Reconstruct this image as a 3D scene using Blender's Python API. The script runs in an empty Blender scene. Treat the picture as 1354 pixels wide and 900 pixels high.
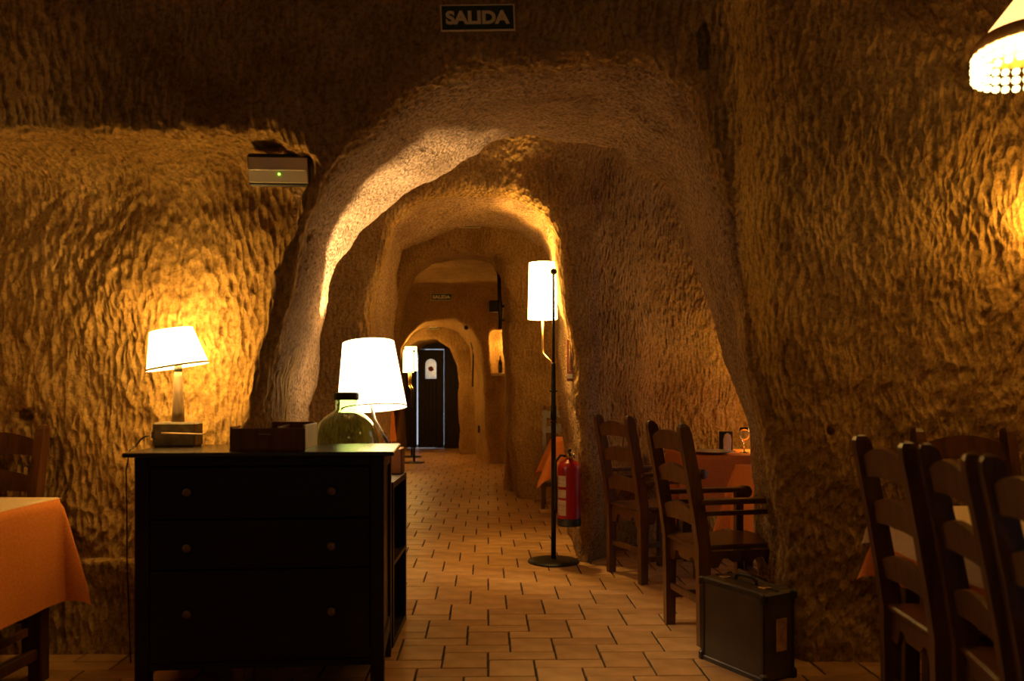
import bpy, bmesh, math, random
import numpy as np
from mathutils import Vector, Matrix, Euler

random.seed(7)
R = math.radians
PI = math.pi
scene = bpy.context.scene
COL = scene.collection

# ------------------------------------------------------------------ camera
# metres; x to the right, y into the cave, z up; eye height 1.2 m
cam_data = bpy.data.cameras.new('camera')
cam_data.lens = 28.0
cam_data.sensor_width = 36.0
cam_data.shift_y = 67.0 / 1354.0
cam_data.clip_start = 0.05
cam_data.dof.use_dof = True
cam_data.dof.focus_distance = 5.0
cam_data.dof.aperture_fstop = 2.2
cam = bpy.data.objects.new('camera', cam_data)
cam.location = (0, 0, 1.2)
cam.rotation_euler = (R(90), 0, 0)
COL.objects.link(cam)
scene.camera = cam

# ------------------------------------------------------------------ world: plain daylight, seen only through the gaps of the end door
world = bpy.data.worlds.new('world')
scene.world = world
world.use_nodes = True
bg = world.node_tree.nodes['Background']
bg.inputs['Color'].default_value = (0.75, 0.85, 1.0, 1)
bg.inputs['Strength'].default_value = 0.9

scene.view_settings.view_transform = 'Standard'
scene.view_settings.look = 'None'
scene.view_settings.exposure = 0.0
scene.view_settings.gamma = 1.0
scene.view_settings.use_curve_mapping = False
scene.cycles.max_bounces = 8
scene.cycles.diffuse_bounces = 5
scene.cycles.sample_clamp_indirect = 4.0

# lamp powers (watts of the bulb, brightness of the lit cloth) and colours
WARM = (1.0, 0.56, 0.13)
AMBER = (1.0, 0.50, 0.085)
PALE = (1.0, 0.70, 0.36)
LAMP_BLOCK = dict(w=6.5, glow=26.0, col=WARM)
LAMP_BIG = dict(w=185.0, glow=5.0, col=PALE)
LAMP_FLOOR = dict(w=56.0, glow=28.0, col=WARM)
LAMP_FAR = dict(w=20.0, glow=16.0, col=WARM)
LAMP_SIDE_ASSUMED = dict(w=20.0, glow=16.0, col=AMBER)
LAMP_PENDANT = dict(w=7.0, glow=2.6, col=AMBER)
LAMP_WALL_ASSUMED = dict(w=0.0, glow=70.0, col=AMBER)

# ------------------------------------------------------------------ materials
def mat(name, color, rough=0.6, metal=0.0, spec=0.5, **kw):
    m = bpy.data.materials.new(name)
    m.use_nodes = True
    b = m.node_tree.nodes['Principled BSDF']
    b.inputs['Base Color'].default_value = (*color, 1)
    b.inputs['Roughness'].default_value = rough
    b.inputs['Metallic'].default_value = metal
    b.inputs['Specular IOR Level'].default_value = spec
    for k, v in kw.items():
        b.inputs[k.replace('_', ' ')].default_value = v
    return m

def nodes_of(m):
    return m.node_tree.nodes, m.node_tree.links, m.node_tree.nodes['Principled BSDF']

def grain(m, c1, c2, scale=(1, 1, 1), nscale=6.0, detail=4, bump=0.0, dist=0.002, bscale=None, lo=0.35, hi=0.65):
    """two-tone procedural grain in object space, with an optional fine relief"""
    n, l, b = nodes_of(m)
    tc = n.new('ShaderNodeTexCoord'); mp = n.new('ShaderNodeMapping')
    mp.inputs['Scale'].default_value = scale
    l.new(tc.outputs['Object'], mp.inputs['Vector'])
    no = n.new('ShaderNodeTexNoise'); no.inputs['Scale'].default_value = nscale; no.inputs['Detail'].default_value = detail
    l.new(mp.outputs['Vector'], no.inputs['Vector'])
    rp = n.new('ShaderNodeValToRGB')
    rp.color_ramp.elements[0].position = lo; rp.color_ramp.elements[0].color = (*c1, 1)
    rp.color_ramp.elements[1].position = hi; rp.color_ramp.elements[1].color = (*c2, 1)
    l.new(no.outputs['Fac'], rp.inputs['Fac']); l.new(rp.outputs['Color'], b.inputs['Base Color'])
    if bump:
        bp = n.new('ShaderNodeBump'); bp.inputs['Strength'].default_value = bump; bp.inputs['Distance'].default_value = dist
        if bscale:
            n2 = n.new('ShaderNodeTexNoise'); n2.inputs['Scale'].default_value = bscale
            l.new(mp.outputs['Vector'], n2.inputs['Vector']); l.new(n2.outputs['Fac'], bp.inputs['Height'])
        else:
            l.new(no.outputs['Fac'], bp.inputs['Height'])
        l.new(bp.outputs['Normal'], b.inputs['Normal'])
    return m

def emit(name, color, strength):
    m = bpy.data.materials.new(name); m.use_nodes = True
    n, l = m.node_tree.nodes, m.node_tree.links
    n.remove(n['Principled BSDF'])
    e = n.new('ShaderNodeEmission'); e.inputs['Color'].default_value = (*color, 1); e.inputs['Strength'].default_value = strength
    l.new(e.outputs['Emission'], n['Material Output'].inputs['Surface'])
    return m

def rock_material(name, c1, c2, c3, marks=1.0, fine=1.0, stretch=(36, 32, 12), slant=0.0, pits=0.75):
    """soft volcanic rock: mottled colour, elongated pick scoops and a sandy grain in the relief"""
    m = bpy.data.materials.new(name); m.use_nodes = True
    n, l, b = nodes_of(m)
    b.inputs['Roughness'].default_value = 0.95
    b.inputs['Specular IOR Level'].default_value = 0.15
    tc = n.new('ShaderNodeTexCoord')
    no = n.new('ShaderNodeTexNoise'); no.inputs['Scale'].default_value = 2.2; no.inputs['Detail'].default_value = 8; no.inputs['Roughness'].default_value = 0.65
    l.new(tc.outputs['Object'], no.inputs['Vector'])
    rp = n.new('ShaderNodeValToRGB')
    e = rp.color_ramp.elements
    e[0].position = 0.32; e[0].color = (*c1, 1); e[1].position = 0.68; e[1].color = (*c3, 1)
    k = e.new(0.5); k.color = (*c2, 1)
    l.new(no.outputs['Fac'], rp.inputs['Fac'])
    sp = n.new('ShaderNodeTexNoise'); sp.inputs['Scale'].default_value = 55; sp.inputs['Detail'].default_value = 5; sp.inputs['Roughness'].default_value = 0.7
    l.new(tc.outputs['Object'], sp.inputs['Vector'])
    r2 = n.new('ShaderNodeValToRGB')
    r2.color_ramp.elements[0].position = 0.36; r2.color_ramp.elements[0].color = (0.36, 0.32, 0.27, 1)
    r2.color_ramp.elements[1].position = 0.56; r2.color_ramp.elements[1].color = (1, 1, 1, 1)
    l.new(sp.outputs['Fac'], r2.inputs['Fac'])
    mx = n.new('ShaderNodeMixRGB'); mx.blend_type = 'MULTIPLY'; mx.inputs['Fac'].default_value = pits
    l.new(rp.outputs['Color'], mx.inputs['Color1']); l.new(r2.outputs['Color'], mx.inputs['Color2'])
    l.new(mx.outputs['Color'], b.inputs['Base Color'])
    # warped, stretched cells
    wn = n.new('ShaderNodeTexNoise'); wn.inputs['Scale'].default_value = 3.0; wn.inputs['Detail'].default_value = 3
    l.new(tc.outputs['Object'], wn.inputs['Vector'])
    sub = n.new('ShaderNodeVectorMath'); sub.operation = 'SUBTRACT'; sub.inputs[1].default_value = (0.5, 0.5, 0.5)
    l.new(wn.outputs['Color'], sub.inputs[0])
    sc_ = n.new('ShaderNodeVectorMath'); sc_.operation = 'SCALE'; sc_.inputs['Scale'].default_value = 0.10
    l.new(sub.outputs[0], sc_.inputs[0])
    add = n.new('ShaderNodeVectorMath'); add.operation = 'ADD'
    l.new(tc.outputs['Object'], add.inputs[0]); l.new(sc_.outputs[0], add.inputs[1])
    mp = n.new('ShaderNodeMapping'); mp.vector_type = 'POINT'
    mp.inputs['Rotation'].default_value = (0, slant, 0)
    mp.inputs['Scale'].default_value = stretch
    l.new(add.outputs[0], mp.inputs['Vector'])
    vo = n.new('ShaderNodeTexVoronoi'); vo.feature = 'SMOOTH_F1'; vo.inputs['Smoothness'].default_value = 0.25; vo.inputs['Scale'].default_value = 1.0
    l.new(mp.outputs['Vector'], vo.inputs['Vector'])
    fn = n.new('ShaderNodeTexNoise'); fn.inputs['Scale'].default_value = 38; fn.inputs['Detail'].default_value = 7; fn.inputs['Roughness'].default_value = 0.7
    l.new(tc.outputs['Object'], fn.inputs['Vector'])
    b1 = n.new('ShaderNodeBump'); b1.inputs['Strength'].default_value = 0.5 * fine; b1.inputs['Distance'].default_value = 0.012
    l.new(fn.outputs['Fac'], b1.inputs['Height'])
    b2 = n.new('ShaderNodeBump'); b2.inputs['Strength'].default_value = 1.0 * marks; b2.inputs['Distance'].default_value = 0.022
    l.new(vo.outputs['Distance'], b2.inputs['Height']); l.new(b1.outputs['Normal'], b2.inputs['Normal'])
    l.new(b2.outputs['Normal'], b.inputs['Normal'])
    return m

ROCK = rock_material('rock_picked', (0.31, 0.18, 0.055), (0.43, 0.265, 0.085), (0.53, 0.34, 0.125))
ROCK_R = rock_material('rock_picked_slanting', (0.31, 0.18, 0.055), (0.43, 0.265, 0.085), (0.53, 0.34, 0.125), stretch=(38, 32, 13), slant=R(-28))
ROCK_ARCH = rock_material('rock_rubbed', (0.30, 0.18, 0.085), (0.42, 0.27, 0.14), (0.50, 0.33, 0.18), marks=0.45, fine=2.2, stretch=(45, 45, 60), pits=1.0)
ROCK_FAR = rock_material('rock_far', (0.31, 0.18, 0.055), (0.41, 0.25, 0.08), (0.49, 0.31, 0.115), marks=0.45, fine=0.8)

def wood(name, c1, c2, rough=0.45, spec=0.5, bump=0.15):
    return grain(mat(name, c1, rough, spec=spec), c1, c2, (14, 14, 1.2), 3.0, 5, bump, 0.002)
WOOD = wood('chair_wood', (0.075, 0.030, 0.009), (0.145, 0.063, 0.019), 0.36)
WOOD_D = wood('chair_wood_dark', (0.055, 0.020, 0.008), (0.11, 0.042, 0.014), 0.34)
BLACKBROWN = grain(mat('blackbrown_stain', (0.02, 0.011, 0.008), 0.42, spec=0.3), (0.006, 0.0032, 0.0026), (0.010, 0.005, 0.004), (1.5, 14, 14), 4, 4, 0.05)
WALNUT = wood('box_wood', (0.12, 0.040, 0.014), (0.20, 0.075, 0.026), 0.4)
PALEWOOD = wood('pale_wood', (0.50, 0.36, 0.19), (0.62, 0.46, 0.27), 0.6)
STONEB = grain(mat('block_stone', (0.2, 0.16, 0.1), 0.85), (0.085, 0.065, 0.038), (0.16, 0.12, 0.07), (1, 1, 1), 30, 5, 0.4, 0.003)
IRON = grain(mat('wrought_iron', (0.02, 0.017, 0.014), 0.5, 0.6), (0.013, 0.011, 0.010), (0.03, 0.025, 0.02), (1, 1, 1), 25, 3, 0.2, 0.002)
BRASS = mat('brass', (0.62, 0.44, 0.18), 0.28, 1.0)
CHESTTOP = grain(mat('blackbrown_top', (0.02, 0.011, 0.008), 0.26, spec=0.6), (0.012, 0.007, 0.005), (0.022, 0.012, 0.008), (1.5, 14, 14), 4, 4, 0.05)
KNOB = mat('knob_wood', (0.13, 0.085, 0.05), 0.35)
CHROME = mat('steel', (0.6, 0.58, 0.55), 0.25, 1.0)
BLACKP = mat('black_plastic', (0.012, 0.012, 0.012), 0.45)
CREAMP = mat('cream_plastic', (0.66, 0.60, 0.48), 0.45)
DIFFUSER = mat('diffuser_plastic', (0.74, 0.68, 0.56), 0.25)
ORANGE = grain(mat('orange_cloth', (0.72, 0.24, 0.06), 0.85, spec=0.2), (0.66, 0.215, 0.05), (0.78, 0.27, 0.07), (1, 1, 1), 120, 3, 0.15, 0.001)
CREAMC = grain(mat('cream_cloth', (0.78, 0.62, 0.42), 0.9, spec=0.2), (0.74, 0.58, 0.38), (0.82, 0.66, 0.46), (1, 1, 1), 120, 3, 0.15, 0.001)
RED = mat('red_paint', (0.34, 0.008, 0.007), 0.32)
TILE = grain(mat('terracotta_tile', (0.42, 0.22, 0.08), 0.38, spec=0.4), (0.42, 0.23, 0.085), (0.60, 0.35, 0.145), (1, 1, 1), 7, 6, 0.12, 0.003, 40)
TILE2 = grain(mat('terracotta_tile_pale', (0.46, 0.25, 0.10), 0.40, spec=0.4), (0.46, 0.26, 0.10), (0.64, 0.38, 0.165), (1, 1, 1), 7, 6, 0.12, 0.003, 40)
TILE3 = grain(mat('terracotta_tile_dark', (0.36, 0.18, 0.065), 0.42, spec=0.4), (0.36, 0.19, 0.07), (0.52, 0.29, 0.115), (1, 1, 1), 7, 6, 0.12, 0.003, 40)
GROUT = grain(mat('grout', (0.05, 0.032, 0.018), 0.95), (0.035, 0.022, 0.013), (0.065, 0.042, 0.025), (1, 1, 1), 20)
LEATHER = grain(mat('suitcase_leather', (0.045, 0.028, 0.014), 0.5), (0.035, 0.022, 0.011), (0.062, 0.038, 0.018), (1, 1, 1), 9, 6, 0.3, 0.002, 90)
LEATHER2 = mat('suitcase_trim', (0.02, 0.012, 0.008), 0.42)
TAN = grain(mat('tan_paper', (0.36, 0.20, 0.09), 0.7), (0.27, 0.13, 0.06), (0.46, 0.28, 0.13), (1, 1, 1), 25)
SIGN_G = mat('sign_dark_green', (0.012, 0.035, 0.022), 0.4)
SIGN_L = mat('sign_letter_cream', (0.80, 0.68, 0.38), 0.5)
WHITEP = mat('white_paper', (0.75, 0.70, 0.6), 0.6)
CERAMIC = mat('glazed_ceramic', (0.55, 0.48, 0.38), 0.2)
CORK = mat('bottle_band', (0.02, 0.02, 0.014), 0.6)
PLASTER = grain(mat('niche_plaster', (0.7, 0.5, 0.28), 0.95), (0.62, 0.44, 0.24), (0.74, 0.54, 0.32), (1, 1, 1), 10, 4, 0.3, 0.004)
DOORW = wood('door_planks', (0.010, 0.005, 0.0025), (0.026, 0.011, 0.005), 0.6, 0.25)
LED = emit('green_led', (0.25, 1.0, 0.05), 6.0)
BRONZE = mat('red_wood', (0.30, 0.075, 0.03), 0.5)
PINK = mat('pale_strip', (0.75, 0.42, 0.24), 0.5)

def glass(name, col, rough=0.02):
    m = mat(name, col, rough, IOR=1.48, Transmission_Weight=1.0)
    return m
GREEN_GLASS = glass('green_glass', (0.70, 0.92, 0.60))
CLEAR_GLASS = glass('clear_glass', (0.95, 0.95, 0.92))
def frosted():
    m = bpy.data.materials.new('frosted_pane'); m.use_nodes = True
    n, l = m.node_tree.nodes, m.node_tree.links
    n.remove(n['Principled BSDF'])
    t = n.new('ShaderNodeBsdfTransparent'); t.inputs['Color'].default_value = (0.62, 0.6, 0.56, 1)
    g = n.new('ShaderNodeBsdfGlossy'); g.inputs['Roughness'].default_value = 0.2
    mx = n.new('ShaderNodeMixShader'); mx.inputs['Fac'].default_value = 0.06
    l.new(t.outputs[0], mx.inputs[1]); l.new(g.outputs[0], mx.inputs[2])
    l.new(mx.outputs[0], n['Material Output'].inputs['Surface'])
    return m
PANE = frosted()

def shade_material(name, col, strength):
    """lampshade cloth lit by the bulb inside: it gives off light, with a faint weave"""
    m = mat(name, (0.8, 0.7, 0.55), 0.9)
    n, l, b = nodes_of(m)
    b.inputs['Emission Color'].default_value = (*col, 1)
    b.inputs['Emission Strength'].default_value = strength
    return m

# ------------------------------------------------------------------ mesh building helpers
class MB:
    """collects simple shapes and links them as ONE mesh object"""
    def __init__(self):
        self.v = []; self.f = []; self.smooth = []
    def add(self, vs, fs, M=None, smooth=False):
        o = len(self.v)
        if M is not None:
            vs = [M @ Vector(p) for p in vs]
        self.v.extend([tuple(p) for p in vs])
        self.f.extend([tuple(i + o for i in f) for f in fs])
        self.smooth.extend([smooth] * len(fs))
        return self
    def box(self, c, s, rot=None, bev=0.0, M=None):
        """box with centre c, full size s, chamfered edges"""
        x, y, z = s[0] / 2, s[1] / 2, s[2] / 2
        T = Matrix.Translation(c)
        if rot is not None:
            T = T @ (rot if isinstance(rot, Matrix) else Euler(rot).to_matrix().to_4x4())
        if M is not None:
            T = M @ T
        bev = min(bev, 0.45 * min(s))
        if bev <= 0:
            vs = [(a * x, b * y, c_ * z) for a in (-1, 1) for b in (-1, 1) for c_ in (-1, 1)]
            fs = [(0, 1, 3, 2), (4, 6, 7, 5), (0, 4, 5, 1), (2, 3, 7, 6), (0, 2, 6, 4), (1, 5, 7, 3)]
            return self.add(vs, fs, T)
        vs = []; idx = {}
        for a in (-1, 1):
            for b in (-1, 1):
                for c_ in (-1, 1):
                    for ax in range(3):
                        p = [a * (x - bev), b * (y - bev), c_ * (z - bev)]
                        p[ax] = (a * x, b * y, c_ * z)[ax]
                        idx[(a, b, c_, ax)] = len(vs); vs.append(tuple(p))
        fs = []
        for ax in range(3):
            for s_ in (-1, 1):
                q = []
                for (u, w) in ((-1, -1), (1, -1), (1, 1), (-1, 1)):
                    k = [0, 0, 0]; k[ax] = s_; k[(ax + 1) % 3] = u; k[(ax + 2) % 3] = w
                    q.append(idx[(*k, ax)])
                fs.append(tuple(q) if s_ > 0 else tuple(reversed(q)))
        for ax in range(3):
            b_, c2 = (ax + 1) % 3, (ax + 2) % 3
            for u in (-1, 1):
                for w in (-1, 1):
                    k0 = [0, 0, 0]; k0[ax] = -1; k0[b_] = u; k0[c2] = w
                    k1 = list(k0); k1[ax] = 1
                    q = [idx[(*k0, b_)], idx[(*k1, b_)], idx[(*k1, c2)], idx[(*k0, c2)]]
                    fs.append(tuple(q) if u * w < 0 else tuple(reversed(q)))
        for a in (-1, 1):
            for b in (-1, 1):
                for c_ in (-1, 1):
                    t = [idx[(a, b, c_, 0)], idx[(a, b, c_, 1)], idx[(a, b, c_, 2)]]
                    fs.append(tuple(t) if a * b * c_ > 0 else tuple(reversed(t)))
        return self.add(vs, fs, T)
    def lathe(self, prof, n=24, M=None, smooth=True, close=False):
        """revolve (r, z) pairs round the z axis; open ends are capped"""
        vs = []; fs = []
        for (r, z) in prof:
            for i in range(n):
                a = 2 * PI * i / n
                vs.append((r * math.cos(a), r * math.sin(a), z))
        m = len(prof)
        for j in range(m - 1 if not close else m):
            for i in range(n):
                i2 = (i + 1) % n; j2 = (j + 1) % m
                fs.append((j * n + i, j * n + i2, j2 * n + i2, j2 * n + i))
        if not close:
            if prof[0][0] > 1e-6: fs.append(tuple(reversed(range(n))))
            if prof[-1][0] > 1e-6: fs.append(tuple((m - 1) * n + i for i in range(n)))
        return self.add(vs, fs, M, smooth)
    def tube(self, path, rad, n=10, M=None, smooth=True):
        """round bar along a path; rad is one radius or one per point"""
        P = [Vector(p) for p in path]
        rs = rad if isinstance(rad, (list, tuple)) else [rad] * len(P)
        vs = []; fs = []
        up = None
        for i, p in enumerate(P):
            t = (P[min(i + 1, len(P) - 1)] - P[max(i - 1, 0)]).normalized()
            if up is None:
                up = Vector((0, 0, 1)) if abs(t.z) < 0.9 else Vector((1, 0, 0))
            a = t.cross(up).normalized(); b = a.cross(t).normalized(); up = b
            for k in range(n):
                an = 2 * PI * k / n
                vs.append(tuple(p + (a * math.cos(an) + b * math.sin(an)) * rs[i]))
        for i in range(len(P) - 1):
            for k in range(n):
                k2 = (k + 1) % n
                fs.append((i * n + k, i * n + k2, (i + 1) * n + k2, (i + 1) * n + k))
        fs.append(tuple(reversed(range(n)))); fs.append(tuple((len(P) - 1) * n + k for k in range(n)))
        return self.add(vs, fs, M, smooth)
    def prism(self, poly, t, M=None):
        """flat outline in (x, z) with thickness t along y"""
        n = len(poly)
        vs = [(x, -t / 2, z) for x, z in poly] + [(x, t / 2, z) for x, z in poly]
        fs = [tuple(range(n)), tuple(reversed(range(n, 2 * n)))]
        for i in range(n):
            j = (i + 1) % n
            fs.append((j, i, n + i, n + j))
        return self.add(vs, fs, M)
    def beam(self, path, half, M=None, caps=True):
        """rectangular bar swept along a path in the xz plane; half = list of (hx, hy) per point"""
        vs = []; fs = []
        for (p, h) in zip(path, half):
            x, y, z = p
            for (a, b) in ((-1, -1), (1, -1), (1, 1), (-1, 1)):
                vs.append((x + a * h[0], y + b * h[1], z))
        for i in range(len(path) - 1):
            for k in range(4):
                k2 = (k + 1) % 4
                fs.append((i * 4 + k, i * 4 + k2, i * 4 + 4 + k2, i * 4 + 4 + k))
        fs.append((3, 2, 1, 0)); m = (len(path) - 1) * 4; fs.append((m, m + 1, m + 2, m + 3))
        return self.add(vs, fs, M)
    def mesh(self, name, material):
        me = bpy.data.meshes.new(name)
        me.from_pydata(self.v, [], self.f)
        me.polygons.foreach_set('use_smooth', self.smooth)
        me.materials.append(material)
        me.update()
        return me
    def build(self, name, material, parent=None, loc=None, rot=None, label=None):
        o = bpy.data.objects.new(name, self.mesh(name, material))
        COL.objects.link(o)
        if parent is not None: o.parent = parent
        if loc is not None: o.location = loc
        if rot is not None: o.rotation_euler = rot
        if label: o['label'] = label
        return o

def tag(o, label, cat, group=None, kind=None):
    o['label'] = label; o['category'] = cat
    if group: o['group'] = group
    if kind: o['kind'] = kind
    return o
def thing(name, loc, rz, label, cat, group=None):
    o = bpy.data.objects.new(name, None); COL.objects.link(o)
    o.empty_display_size = 0.1
    o.location = loc; o.rotation_euler = (0, 0, rz)
    return tag(o, label, cat, group)
def copy_thing(root, loc, rz, label, group=None):
    """copy of a thing with copies of its parts and sub-parts (mesh data shared)"""
    def rec(o, parent):
        c = o.copy(); COL.objects.link(c); c.parent = parent
        for ch in [x for x in KIDS.get(o.name, [])]:
            rec(ch, c)
        return c
    KIDS = {}
    for o in bpy.data.objects:
        if o.parent: KIDS.setdefault(o.parent.name, []).append(o)
    r = rec(root, None)
    r.location = loc; r.rotation_euler = (0, 0, rz); r['label'] = label
    if group: r['group'] = group
    elif 'group' in r: del r['group']
    return r
def set_power(root, watts):
    for o in root.children:
        if o.type == 'LIGHT':
            o.data = o.data.copy(); o.data.energy = watts
def bulb(parent, loc, watts, col, size=0.03):
    ld = bpy.data.lights.new('bulb_light', 'POINT'); ld.energy = watts; ld.color = col; ld.shadow_soft_size = size
    lo = bpy.data.objects.new('bulb_light', ld); COL.objects.link(lo); lo.parent = parent; lo.location = loc
    return lo

# ------------------------------------------------------------------ the cave: a hollow carved out of rock, as a distance field
def smin(a, b, k):
    h = np.clip(0.5 + 0.5 * (b - a) / k, 0, 1)
    return b + (a - b) * h - k * h * (1 - h)
def boxd(x, y, z, lo, hi, r=0.0):
    c = [(lo[i] + hi[i]) / 2 for i in range(3)]; s = [(hi[i] - lo[i]) / 2 - r for i in range(3)]
    qx, qy, qz = np.abs(x - c[0]) - s[0], np.abs(y - c[1]) - s[1], np.abs(z - c[2]) - s[2]
    out = np.sqrt(np.maximum(qx, 0) ** 2 + np.maximum(qy, 0) ** 2 + np.maximum(qz, 0) ** 2)
    return out + np.minimum(np.maximum(qx, np.maximum(qy, qz)), 0) - r
class Poly:
    """signed distance to an outline in the xz plane (negative inside)"""
    def __init__(self, pts):
        self.p = pts; self.key = None; self.val = None
    def d(self, x, z):
        if self.key is x: return self.val
        d2 = np.full(np.broadcast(x, z).shape, 1e9, dtype=np.float64); inside = np.zeros(d2.shape, bool)
        n = len(self.p)
        for i in range(n):
            ax, az = self.p[i]; bx, bz = self.p[(i + 1) % n]
            ex, ez = bx - ax, bz - az
            wx, wz = x - ax, z - az
            t = np.clip((wx * ex + wz * ez) / (ex * ex + ez * ez), 0, 1)
            d2 = np.minimum(d2, (wx - ex * t) ** 2 + (wz - ez * t) ** 2)
            c = (az > z) != (bz > z)
            if ez != 0:
                inside ^= c & (x < (z - az) / ez * ex + ax)
        v = np.where(inside, -1, 1) * np.sqrt(d2)
        self.key, self.val = x, v
        return v
def closed(pts, zb=-0.5):
    return [(pts[0][0], zb)] + pts + [(pts[-1][0], zb)]
A1F = Poly(closed([(-1.04, 0), (-1.03, .6), (-1.0, .95), (-.97, 1.26), (-.90, 1.59), (-.80, 1.89), (-.66, 2.16), (-.42, 2.42), (-.12, 2.54), (.30, 2.57), (.62, 2.555),
                   (.76, 2.45), (.815, 2.16), (.875, 1.77), (.95, 1.40), (1.04, .95), (1.15, .40), (1.21, 0)]))
A1B = Poly(closed([(-1.19, 0), (-1.15, .8), (-1.13, 1.10), (-1.04, 1.52), (-.975, 1.90), (-.865, 2.065), (-.614, 2.27), (-.32, 2.44), (-.113, 2.545), (.096, 2.575),
                   (.37, 2.55), (.54, 2.475), (.61, 2.385), (.776, 2.33), (.89, 2.235), (.974, 2.023), (1.08, 1.69), (1.18, 1.355), (1.29, .978), (1.33, .5), (1.36, 0)]))
RECESS = Poly(closed([(-2.75, 0), (-2.75, 2.22), (-1.6, 2.26), (-1.0, 2.24), (-.86, 2.12), (-.93, 1.82), (-1.06, 1.4), (-1.13, 1.0), (-1.16, 0)]))   # recess behind the black chest
A2F = Poly(closed([(-1.0, 0), (-.97, .9), (-.95, 1.66), (-.917, 1.95), (-.80, 2.34), (-.564, 2.53), (-.3, 2.60), (.016, 2.56), (.227, 2.43), (.32, 2.24), (.36, 1.817), (.40, 1.395), (.44, .8), (.47, .235), (.48, 0)]))
A2B = Poly(closed([(-1.06, 0), (-1.02, 1.5), (-1.0, 2.2), (-.962, 2.42), (-.826, 2.49), (-.62, 2.56), (-.4325, 2.588), (-.194, 2.594), (-.039, 2.562), (.123, 2.485), (.245, 2.41), (.316, 2.297), (.345, 1.955), (.394, 1.44), (.44, .92), (.48, 0)]))
A3 = Poly(closed([(-1.34, 0), (-1.30, 1.2), (-1.27, 1.7), (-1.23, 2.25), (-1.13, 2.55), (-.92, 2.70), (-.49, 2.74), (-.22, 2.66), (-.12, 2.42), (-.08, 1.5), (-.02, .5), (0.03, 0)]))
A4F = Poly(closed([(-1.97, 0), (-1.90, 1.5), (-1.80, 1.95), (-1.66, 2.20), (-1.40, 2.34), (-.965, 2.39), (-.69, 2.265), (-.54, 1.98), (-.46, 1.16), (-.40, 0)]))
A4B = Poly(closed([(-2.10, 0), (-2.05, 1.6), (-1.95, 2.1), (-1.60, 2.32), (-1.2, 2.36), (-.95, 2.25), (-.80, 1.98), (-.73, 1.2), (-.685, 0)]))
A5 = Poly(closed([(-2.25, 0), (-2.25, 1.55), (-2.10, 1.95), (-1.80, 2.17), (-1.45, 2.21), (-1.18, 2.05), (-1.05, 1.7), (-1.01, .9), (-.99, 0)]))
ARCHES = [(A1F, A1B, 3.0, 4.5, .12), (RECESS, RECESS, 2.6, 3.67, .06), (A2F, A2B, 5.4, 6.95, .12), (A3, A3, 8.7, 9.6, .14), (A4F, A4B, 13.1, 14.5, .08), (A5, A5, 15.1, 18.5, .06)]
ROOMS = [  # lo, hi, corner radius, blend
    ((-2.75, -2.6, -.6), (2.75, 3.22, 3.35), .12, .12),      # the room the camera stands in
    ((.98, 2.6, -.6), (2.75, 3.52, 3.35), .25, .18),         # wall bay on the right
    ((-1.75, 4.45, -.6), (.9, 5.43, 2.92), .35, .16),        # cross chamber
    ((.30, 4.38, -.6), (3.3, 6.55, 2.95), .35, .25),         # its right arm with the dining tables
    ((-1.75, 6.9, -.6), (2.3, 8.85, 3.15), .35, .16),        # second chamber
    ((-1.95, 9.4, -.6), (-.07, 13.2, 2.95), .22, .12),       # third chamber
    ((-.33, 12.9, 1.47), (.02, 13.50, 2.20), .06, .03),       # lit niche in its end wall
    ((-2.25, 14.3, -.6), (-.62, 15.2, 2.60), .15, .08),      # lobby before the end door
]
def lump(x, y, z):
    return (0.022 * np.sin(3.1 * x + 1.3 * np.sin(2.3 * z + 1.0) + 0.7) * np.sin(2.7 * y + 1.9 * z)
            + 0.016 * np.sin(6.3 * z + 2.0 * x + 1.1 * np.sin(3.7 * y)) * np.sin(5.1 * x - 2.2 * y + 0.4)
            + 0.008 * np.sin(13.0 * x + 4.0 * z) * np.sin(11.0 * z - 5.0 * y + 1.0))
def cave(x, y, z):
    """distance to the rock face, negative in the hollow"""
    d = None
    for lo, hi, r, k in ROOMS:
        e = boxd(x, y, z, lo, hi, r)
        if lo[0] == .30:      # slanting wall between the second arch and the tables
            e = -smin(-e, ((x - .47) - (y - 5.43) * .7) / 1.22, .25)
        d = e if d is None else smin(d, e, k)
    for a, b, y0, y1, k in ARCHES:
        t = np.clip((y - y0) / (y1 - y0), 0, 1)
        e2 = a.d(x, z) * (1 - t) + b.d(x, z) * t
        e = -smin(-e2, y1 - y, .26) if a is RECESS else np.maximum(e2, y - y1)
        e = np.maximum(e, y0 - y)
        d = smin(d, e, k)
    # plaster plinth at the foot of the left recess
    pl = np.maximum(np.maximum(z - 0.43 - 0.012 * np.sin(9 * x), 3.625 - y), np.maximum(x + 1.3, y - 4.2))
    d = np.maximum(d, -pl)
    d = np.minimum(d, boxd(x, y, z, (-1.14, 3.10, 2.06), (-.845, 3.50, 2.17), .03))      # pocket for the emergency light
    # crack and hole in the rock over the right shoulder of the first arch
    d = np.minimum(d, np.sqrt(((x - .775) / .6) ** 2 + ((y - 3.24) / 1.0) ** 2 + ((z - 2.60) / 2.2) ** 2) - .036)
    for (hx, hy, hz) in ((1.40, 3.50, 1.02), (-2.24, 3.66, 1.085)):     # two old sockets in the wall
        d = np.minimum(d, np.sqrt((x - hx) ** 2 + ((y - hy) * .5) ** 2 + ((z - hz) * .8) ** 2) - .04)
    return d + lump(x, y, z)
def hit_y(x, z, y0=1.0, y1=20.0):
    """depth at which a line along +y at (x, z) meets the rock"""
    ys = np.arange(y0, y1, 0.01)
    d = cave(np.full_like(ys, x), ys, np.full_like(ys, z))
    i = np.argmax(d > 0)
    return float(ys[i])

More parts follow.
